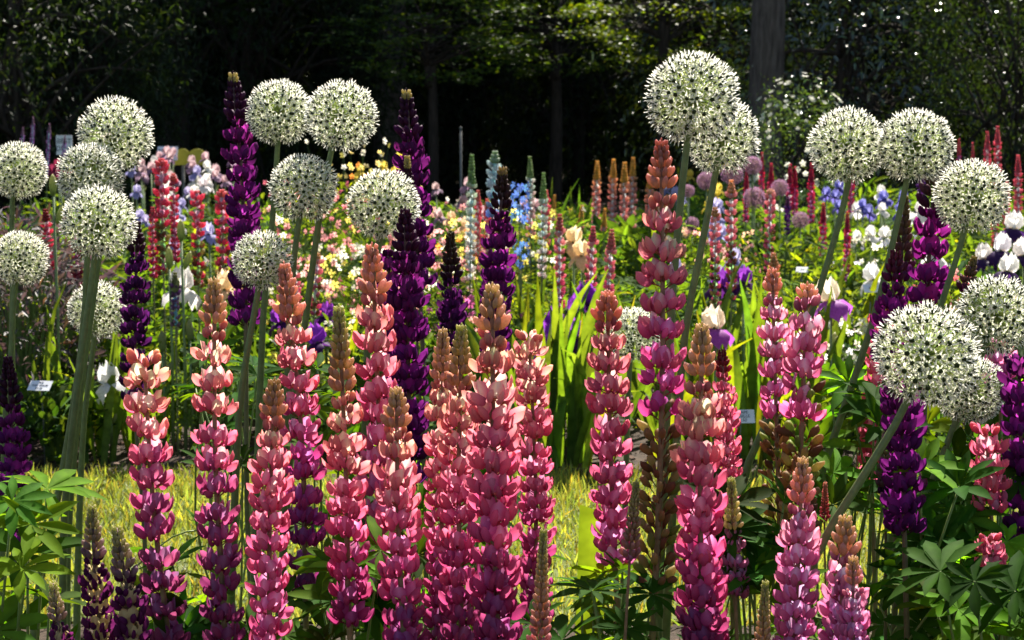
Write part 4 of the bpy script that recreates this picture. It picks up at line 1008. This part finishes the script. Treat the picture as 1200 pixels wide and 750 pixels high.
cl = [('pink columbine beyond the allium between the twins', 320, 7.6, .62, [PK, WH]), ('pink and cream columbine behind the long allium stem', 352, 8.4, .68, [PK, WH, YE]), ('yellow flowered columbine behind the pink long coned lupin', 385, 7.8, .58, [YE, WH, PK]), ('pink columbine under the half covered allium globe', 420, 8.6, .72, [PK, (.8, .25, .32)]),
      ('yellow and pink columbine in full sun', 410, 7.2, .52, [YE, PK]), ('pale yellow columbine low in the bed', 385, 6.8, .40, [YE, WH]), ('mixed cream and pink columbine beside purple lupins', 440, 7.6, .60, [WH, PK]), ('pink columbine between the two purple lupin groups', 510, 8.0, .58, [PK, (.8, .25, .32), WH]),
      ('orange red columbine beside the short purple lupin', 540, 8.6, .62, [OR, PK, YE]), ('yellow columbine under the pale green white spire', 565, 8.2, .66, [YE, YE, PK]), ('yellow columbine behind the blue delphinium', 625, 8.8, .66, [YE, WH]), ('deep pink columbine under the touching twins', 345, 9.4, .74, [(.8, .2, .3), PK]), ('small pink flowered plant beneath the tapering purple lupin', 548, 7.2, .42, [(.6, .12, .4), PK]),
      ('white flowered plant beside the rose pink lupin', 992, 6.6, .42, [WH, (.88, .87, .84)]), ('white flowered plant at the foot of the coral lupin', 1018, 6.9, .38, [WH, (.88, .87, .84)]), ('small pink and red flowered plant near white irises', 1130, 7.6, .50, [(.75, .15, .2), PK]), ('white speckled plant beyond the violet lupin', 1040, 8.4, .58, [WH, (.6, .6, .8)]), ('peach columbine near the yellow irises', 830, 9.0, .55, [(.85, .5, .35), PK]),
      ('golden columbine behind the twin allium globes', 440, 10.2, .80, [YE, OR, (.7, .55, .2)]), ('yellow green flowered bush beyond the half covered allium', 410, 11, .9, [(.6, .55, .15), (.6, .5, .2), WH]), ('pink columbine at the shaded bed edge', 500, 10.5, .6, [PK, WH])]
for lab, px_, Y, h, cols in cl: columbine(lab, GQ, px_, Y, h, cols)

GLA = 'lilac alliums in the far bed'
LIL_MESH = None
def lilac(label, px, py, D, Y):
    P = at(px, py, Y); B = Vector((P.x, Y, 0)); root = thing('lilac_allium', label, 'allium', B, GLA)
    put('stem', ISTEM, root, Matrix.Diagonal((1, 1, P.z, 1)))
    ped, flo, d, r = HEADS[int(rng.integers(0, 4))]
    M = Matrix.Translation((0, 0, P.z)) @ Matrix.Rotation(rng.uniform(0, 6), 4, 'Z') @ Matrix.Scale(D * .5 * Y / FPX, 4)
    put('flower_stalks', ped, root, M, (.8, .5, .9), True); put('florets', flo, root, M, (.62, .34, .62), True)
for lab, x, y, D in (('round lilac allium beside the crimson tipped lupin', 884, 232, 26), ('lilac allium high beside the thin crimson lupin', 882, 194, 22), ('lilac allium just below the globe near the trunk', 858, 204, 26), ('lilac allium among yellow irises', 828, 212, 22), ('small lilac allium against the tallest lupin', 806, 224, 16), ('lilac allium low below the purple lupin among crimson', 938, 258, 20), ('lilac allium near lavender irises', 811, 262, 16), ('mauve fading allium behind crimson lupins', 914, 220, 20)):
    lilac(lab, x, y, D, 10.0)

# ------------------------------------------------------------------ labels and signs
def text_on(parent, s, size, loc, rot=None):
    c = bpy.data.curves.new('lettering', 'FONT'); c.body = s; c.size = size; c.align_x = 'CENTER'; c.align_y = 'CENTER'; c.extrude = .0003; c.materials.append(M_INK)
    t = bpy.data.objects.new('lettering', c); COL.objects.link(t)
    me = bpy.data.meshes.new_from_object(t)
    bpy.data.objects.remove(t)
    return put('lettering', me, parent, Matrix.Translation(loc))
def box_t(x, y, z):
    v = [(sx * x, sy * y, sz * z) for sz in (-.5, .5) for sy in (-.5, .5) for sx in (-.5, .5)]
    return tmpl(v, [(0, 2, 3, 1), (4, 5, 7, 6), (0, 1, 5, 4), (2, 6, 7, 3), (0, 4, 6, 2), (1, 3, 7, 5)])
def plant_label(label, px, py, Y, w, h, lines, tilt, roll, size, group='plant labels'):
    P = at(px, py, Y); B = Vector((P.x, Y + .03, 0)); root = thing('plant_label', label, 'label', B, group)
    g = Geo(); g.tube([(0, 0, 0), (0, 0, P.z * .6), (0, -.022, P.z - .004)], .0022, 6); g.build('stake', M_WIRE, root)
    bo = Geo().raw(box_t(w, h, .0016)).build('board', M_WHITE, root, smooth=False)
    bo.location = (0, -.03, P.z); bo.rotation_euler = (tilt, 0, roll)
    for i, s in enumerate(lines):
        text_on(bo, s, size, (0, h * .5 - (i + .75) * h / (len(lines) + .5), .0014))
    return root
plant_label('small white plant label on wire stake behind the clustered allium stems', 47, 452, 6.2, .078, .044, ['IRIS', 'SUN WAVE', '$7.50'], R(38), R(-12), .011)
plant_label('white price label with three printed lines among iris leaves', 869, 488, 6.15, .086, .046, ['GRAPE', 'VANILLE', '$7.50'], R(62), R(4), .0145)
plant_label('small white label under the white iris and slanting allium stems', 1021, 338, 6.8, .058, .034, ['IRIS'], R(52), R(8), .011)
plant_label('small white label in dark leaves under the crimson lupins', 940, 316, 8.2, .052, .034, ['IRIS'], R(38), R(-14), .011)
def far_sign(label, px, py, Y, w, h, lines, size, tilt=0.0):
    P = at(px, py, Y); B = Vector((P.x, Y + .03, 0)); root = thing('garden_sign', label, 'sign', B, 'signs before the wood')
    g = Geo(); g.raw(dict(box_t(.03, .02, P.z), v=box_t(.03, .02, P.z)['v'] + np.array([0, .0, P.z * .5]))); g.build('post', M_WIRE, root, False)
    bo = Geo().raw(box_t(w, h, .008)).build('board', M_WHITE, root, smooth=False); bo.location = (0, -.02, P.z); bo.rotation_euler = (R(90) - tilt, 0, 0)
    for i, s in enumerate(lines): text_on(bo, s, size, (0, h * .5 - (i + .8) * h / (len(lines) + .6), .0046))
far_sign('white lettered sign on post behind a lilac spire', 75, 170, 12.9, .108, .13, ['BEST', 'DENS'], .046)
far_sign('low white lettered sign tilted back beside two yellow round boards', 196, 180, 12.9, .135, .10, ['RE-SEED', 'ONLY'], .034, R(25))
for lab, x in (('yellow round topped board beside the tilted white sign', 214), ('yellow round topped board, wider of two', 231)):
    Y = 13.0; P = at(x, 183, Y); root = thing('round_board', lab, 'board', (P.x, Y, 0), 'yellow round boards'); r = .052
    a = np.linspace(0, math.pi, 13); out = [(math.cos(q) * r * (1.12 if x > 220 else 1), math.sin(q) * r) for q in a] + [(-r, -.06), (r, -.06)]
    m = len(out); v = [(p[0], -.004, P.z + p[1]) for p in out] + [(p[0], .004, P.z + p[1]) for p in out]
    Geo().raw(tmpl(v, [tuple(range(m)), tuple(range(2*m-1, m-1, -1))] + [(i, i + m, (i+1) % m + m, (i+1) % m) for i in range(m)])).build('panel', M_YELLOW, root, False)
    Geo().tube([(0, .015, 0), (0, .015, P.z)], .01, 6).build('stake', M_WIRE, root)
P = at(540, 152, 13.4); root = thing('thin_pole', 'thin grey pole standing before the dark wood', 'pole', (P.x, 13.4, 0))
Geo().tube([(0, 0, 0), (0, 0, P.z)], .008, 6, cap=True).build('rod', M_WIRE, root); Geo().tube([(0, 0, P.z), (0, 0, P.z + .02)], [.012, .008], 6).build('cap', M_WIRE, root)

# ------------------------------------------------------------------ the wood
def crown_mesh(n, nclump, leaf_t, size, sig, mat, col, shell=.55, flat=.8, hang=0.0, smooth=False, level=False):
    """unit crown: leaves gathered in clumps spread through an ellipsoid centred on the origin (radius 1)"""
    cd = unit(rng.normal(0, 1, (nclump, 3))) * (shell + (1 - shell) * rng.random((nclump, 1))) ** .6
    cs = rng.uniform(.6, 1.4, nclump)
    ci = rng.integers(0, nclump, n)
    P = cd[ci] + rng.normal(0, 1, (n, 3)) * (sig * cs[ci])[:, None] * np.array([1, 1, flat])
    d = unit(P) * .5 + rng.normal(0, .7, (n, 3)) + np.array([0, 0, -hang])
    rl = .7
    if level: d[:, 2] = d[:, 2] * .35 - .1; rl = .35
    cb = rng.uniform(.7, 1.3, nclump)
    C = jit(col, n, .22, .08) * cb[ci][:, None]
    g = Geo(); g.stamp(leaf_t, frames(d, rng.normal(0, rl, n), size * rng.uniform(.6, 1.3, n)), P, C)
    return g.mesh('crown', mat, smooth), cd
def limb_geo(cd, rx, rz, zc, r0, k, base=(0, 0, 0)):
    g = Geo(); top = np.array([rng.normal(0, .05), rng.normal(0, .05), zc + rz * .5])
    trunk = smooth_path([np.array(base, float), np.array([rng.normal(0, .04), rng.normal(0, .04), zc * .5]), top], 12)
    g.tube(trunk, np.linspace(r0, r0 * .35, 12) * (1 + np.array([.35] + [0] * 11)), 10)
    for i in range(k):
        e = cd[i] * np.array([rx, rx, rz]) + np.array([0, 0, zc]); s = trunk[int(rng.integers(3, 10))]
        m = s * .5 + e * .5 + np.array([0, 0, .1 * rz])
        g.tube(smooth_path([s, m, e], 7), np.linspace(r0 * .35, r0 * .06, 7), 5)
    return g
W = {}
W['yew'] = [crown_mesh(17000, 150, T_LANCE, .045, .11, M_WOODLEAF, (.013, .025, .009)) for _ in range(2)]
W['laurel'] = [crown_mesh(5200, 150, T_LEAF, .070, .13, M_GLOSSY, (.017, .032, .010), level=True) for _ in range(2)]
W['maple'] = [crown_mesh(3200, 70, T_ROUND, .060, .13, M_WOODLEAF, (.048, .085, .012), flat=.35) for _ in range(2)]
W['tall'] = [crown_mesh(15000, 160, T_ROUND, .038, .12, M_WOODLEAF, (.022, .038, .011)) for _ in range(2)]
LIMBS = {k: [limb_geo(m[1], 1, 1, 0, .05, 40, (0, 0, -1.0)).mesh('limbs', M_DARKBARK) for m in v] for k, v in W.items()}
WN = {'yew': ('evergreen_shrub', 'shrub'), 'laurel': ('laurel_shrub', 'shrub'), 'maple': ('understory_tree', 'tree'), 'tall': ('woodland_tree', 'tree')}
def wood(kind, label, group, x, Y, zc, rx, rz, trunk_r=None, tint=(1, 1, 1), ry=None):
    i = int(rng.integers(0, 2)); root = thing(WN[kind][0], label, WN[kind][1], (x, Y, 0), group)
    Rz = Matrix.Rotation(rng.uniform(0, 6.28), 4, 'Z'); S = Matrix.Diagonal((rx, ry or rx, rz, 1))
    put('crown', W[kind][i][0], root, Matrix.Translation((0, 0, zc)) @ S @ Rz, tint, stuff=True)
    put('limbs', LIMBS[kind][i], root, Matrix.Translation((0, 0, zc)) @ S @ Rz)
    if zc - rz > .15:
        r = trunk_r or .1
        g = Geo(); g.tube(smooth_path([(0, 0, -.05), (.02, .01, zc * .5), (0, 0, zc)], 10), np.linspace(r * 1.25, r * .7, 10), 10); g.build('trunk', M_BARK if r > .12 else M_DARKBARK, root)
    return root
X = lambda px, Y: at(px, 100, Y).x
# evergreens and shrubs of the wood edge
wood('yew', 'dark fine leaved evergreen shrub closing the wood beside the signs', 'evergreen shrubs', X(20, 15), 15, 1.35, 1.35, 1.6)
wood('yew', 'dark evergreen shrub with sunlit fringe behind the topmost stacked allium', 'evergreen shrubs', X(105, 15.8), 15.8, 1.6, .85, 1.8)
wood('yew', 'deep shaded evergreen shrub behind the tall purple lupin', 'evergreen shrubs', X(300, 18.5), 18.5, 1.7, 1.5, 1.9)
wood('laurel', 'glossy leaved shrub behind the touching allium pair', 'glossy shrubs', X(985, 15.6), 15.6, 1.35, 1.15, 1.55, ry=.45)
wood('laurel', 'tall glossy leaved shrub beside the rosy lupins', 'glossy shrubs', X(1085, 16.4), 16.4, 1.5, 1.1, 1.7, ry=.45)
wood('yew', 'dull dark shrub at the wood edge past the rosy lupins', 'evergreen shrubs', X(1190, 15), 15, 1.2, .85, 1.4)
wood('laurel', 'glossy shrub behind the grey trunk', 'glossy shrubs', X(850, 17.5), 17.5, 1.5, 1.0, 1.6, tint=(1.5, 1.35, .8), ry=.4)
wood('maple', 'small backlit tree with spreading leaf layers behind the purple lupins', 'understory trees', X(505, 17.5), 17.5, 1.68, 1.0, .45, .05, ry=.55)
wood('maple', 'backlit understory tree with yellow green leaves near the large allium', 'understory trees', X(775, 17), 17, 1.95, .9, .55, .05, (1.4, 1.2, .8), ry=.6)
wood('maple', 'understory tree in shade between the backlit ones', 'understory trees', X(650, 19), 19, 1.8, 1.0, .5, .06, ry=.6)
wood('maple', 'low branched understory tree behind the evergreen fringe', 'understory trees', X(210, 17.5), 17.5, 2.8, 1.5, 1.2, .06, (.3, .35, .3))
# the light flowering shrub by the trunk
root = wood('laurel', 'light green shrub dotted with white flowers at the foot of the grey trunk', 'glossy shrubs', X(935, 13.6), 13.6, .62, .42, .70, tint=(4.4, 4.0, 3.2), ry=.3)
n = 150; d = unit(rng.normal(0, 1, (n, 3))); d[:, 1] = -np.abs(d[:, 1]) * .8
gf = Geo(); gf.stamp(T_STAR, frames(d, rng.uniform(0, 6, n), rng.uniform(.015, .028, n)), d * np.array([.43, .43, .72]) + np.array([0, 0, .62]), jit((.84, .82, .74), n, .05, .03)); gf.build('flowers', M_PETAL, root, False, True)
# the grey trunk
B = (X(893, 15), 15.0, 0)
root = thing('grey_trunked_tree', 'tall tree with thick bare grey trunk near the large allium globes', 'tree', B)
g = Geo(); zz = np.linspace(-.1, 7.5, 26)
g.tube(np.stack([.02 * np.sin(zz * .9) + .012 * zz, .02 * np.cos(zz * .7), zz], -1), .135 + .05 * np.exp(-zz * 1.6) - .006 * zz + .006 * np.sin(zz * 5), 16); g.build('trunk', M_BARK, root)
put('crown', W['maple'][0][0], root, Matrix.Translation((.3, 5.2, 6.4)) @ Matrix.Diagonal((1.8, 1.5, 1.4, 1)), stuff=True)
g = Geo()
for i in range(14):
    e = W['maple'][0][1][i] * np.array([1.8, 1.5, 1.4]) + np.array([.3, 5.2, 6.4]); s = np.array([.06, 0, 4.4 + .2 * i])
    g.tube(smooth_path([s, s * .4 + e * .6 + np.array([0, 0, .3]), e], 8), np.linspace(.06, .012, 8), 6)
g.build('limbs', M_BARK, root)
# tall trees further back; the slope of their tops keeps the flower beds in sun and the wood in shade
tl = 'tall leafy tree deep in the dark wood behind the garden'; tg = 'tall trees deep in the wood'
rt = random.Random(3)
gaps = {20.0: ((-1.7, 1.2), (1.6, 5.2)), 23.0: ((-1.0, .6), (2.4, 3.2)), 27.0: ()}          # glades through which the low sun reaches the under-storey
for Y, zc, rx, rz, step in ((20.0, 4.6, 2.0, 2.9, 2.3), (23.0, 6.6, 2.4, 3.6, 2.8), (27.0, 8.4, 3.4, 5.0, 4.2)):
    x = -13.0 + rt.uniform(0, 1)
    while x < 15:
        if not any(a < x - (Y - 17.0) * .25 < b for a, b in gaps[Y]):
            wood('tall', tl, tg, x, Y + rt.uniform(-.5, .8), zc + rt.uniform(-.4, .4), rx * rt.uniform(.8, 1.05), rz, .15)
        x += step * rt.uniform(.85, 1.1)
bl = 'dense dark bush closing the back of the wood'; bgp = 'dense bushes at the back of the wood'
for Y, st, rx in ((21.5, 1.5, 1.6), (24.5, 1.7, 1.9), (29.5, 2.2, 2.6)):
    half = Y * .27 + 1.6; x = -half
    while x < half:
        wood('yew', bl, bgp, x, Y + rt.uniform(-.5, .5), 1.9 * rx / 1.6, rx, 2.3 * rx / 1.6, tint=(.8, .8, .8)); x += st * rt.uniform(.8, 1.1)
for x, Y in ((-6.2, 15.5), (-8.5, 14.5), (6.2, 15.5), (8.4, 14.6)):
    wood('yew', 'dark evergreen shrub of the wood edge outside the flower bed', 'evergreen shrubs of the edge', x, Y, 1.5, 1.4, 1.8)

# an added steep bank behind the last bushes, blocking the pale light beyond
xs = np.linspace(-60, 60, 61); rows = [(31.5, -.05), (32.3, 1.8), (33.2, 3.8), (34.4, 5.6), (37.0, 6.6), (60.0, 7.5)]
v = [(x, y + .5 * math.sin(x * .9 + q), z + (.25 * math.sin(x * 1.7 + y) if z > 0 else 0)) for q, (y, z) in enumerate(rows) for x in xs]; m = len(xs)
g = Geo(); g.raw(tmpl(v, [(j*m+i, j*m+i+1, (j+1)*m+i+1, (j+1)*m+i) for j in range(len(rows)-1) for i in range(m-1)])); bank = g.build('blocking_bank', M_SOIL); bank['kind'] = 'structure'
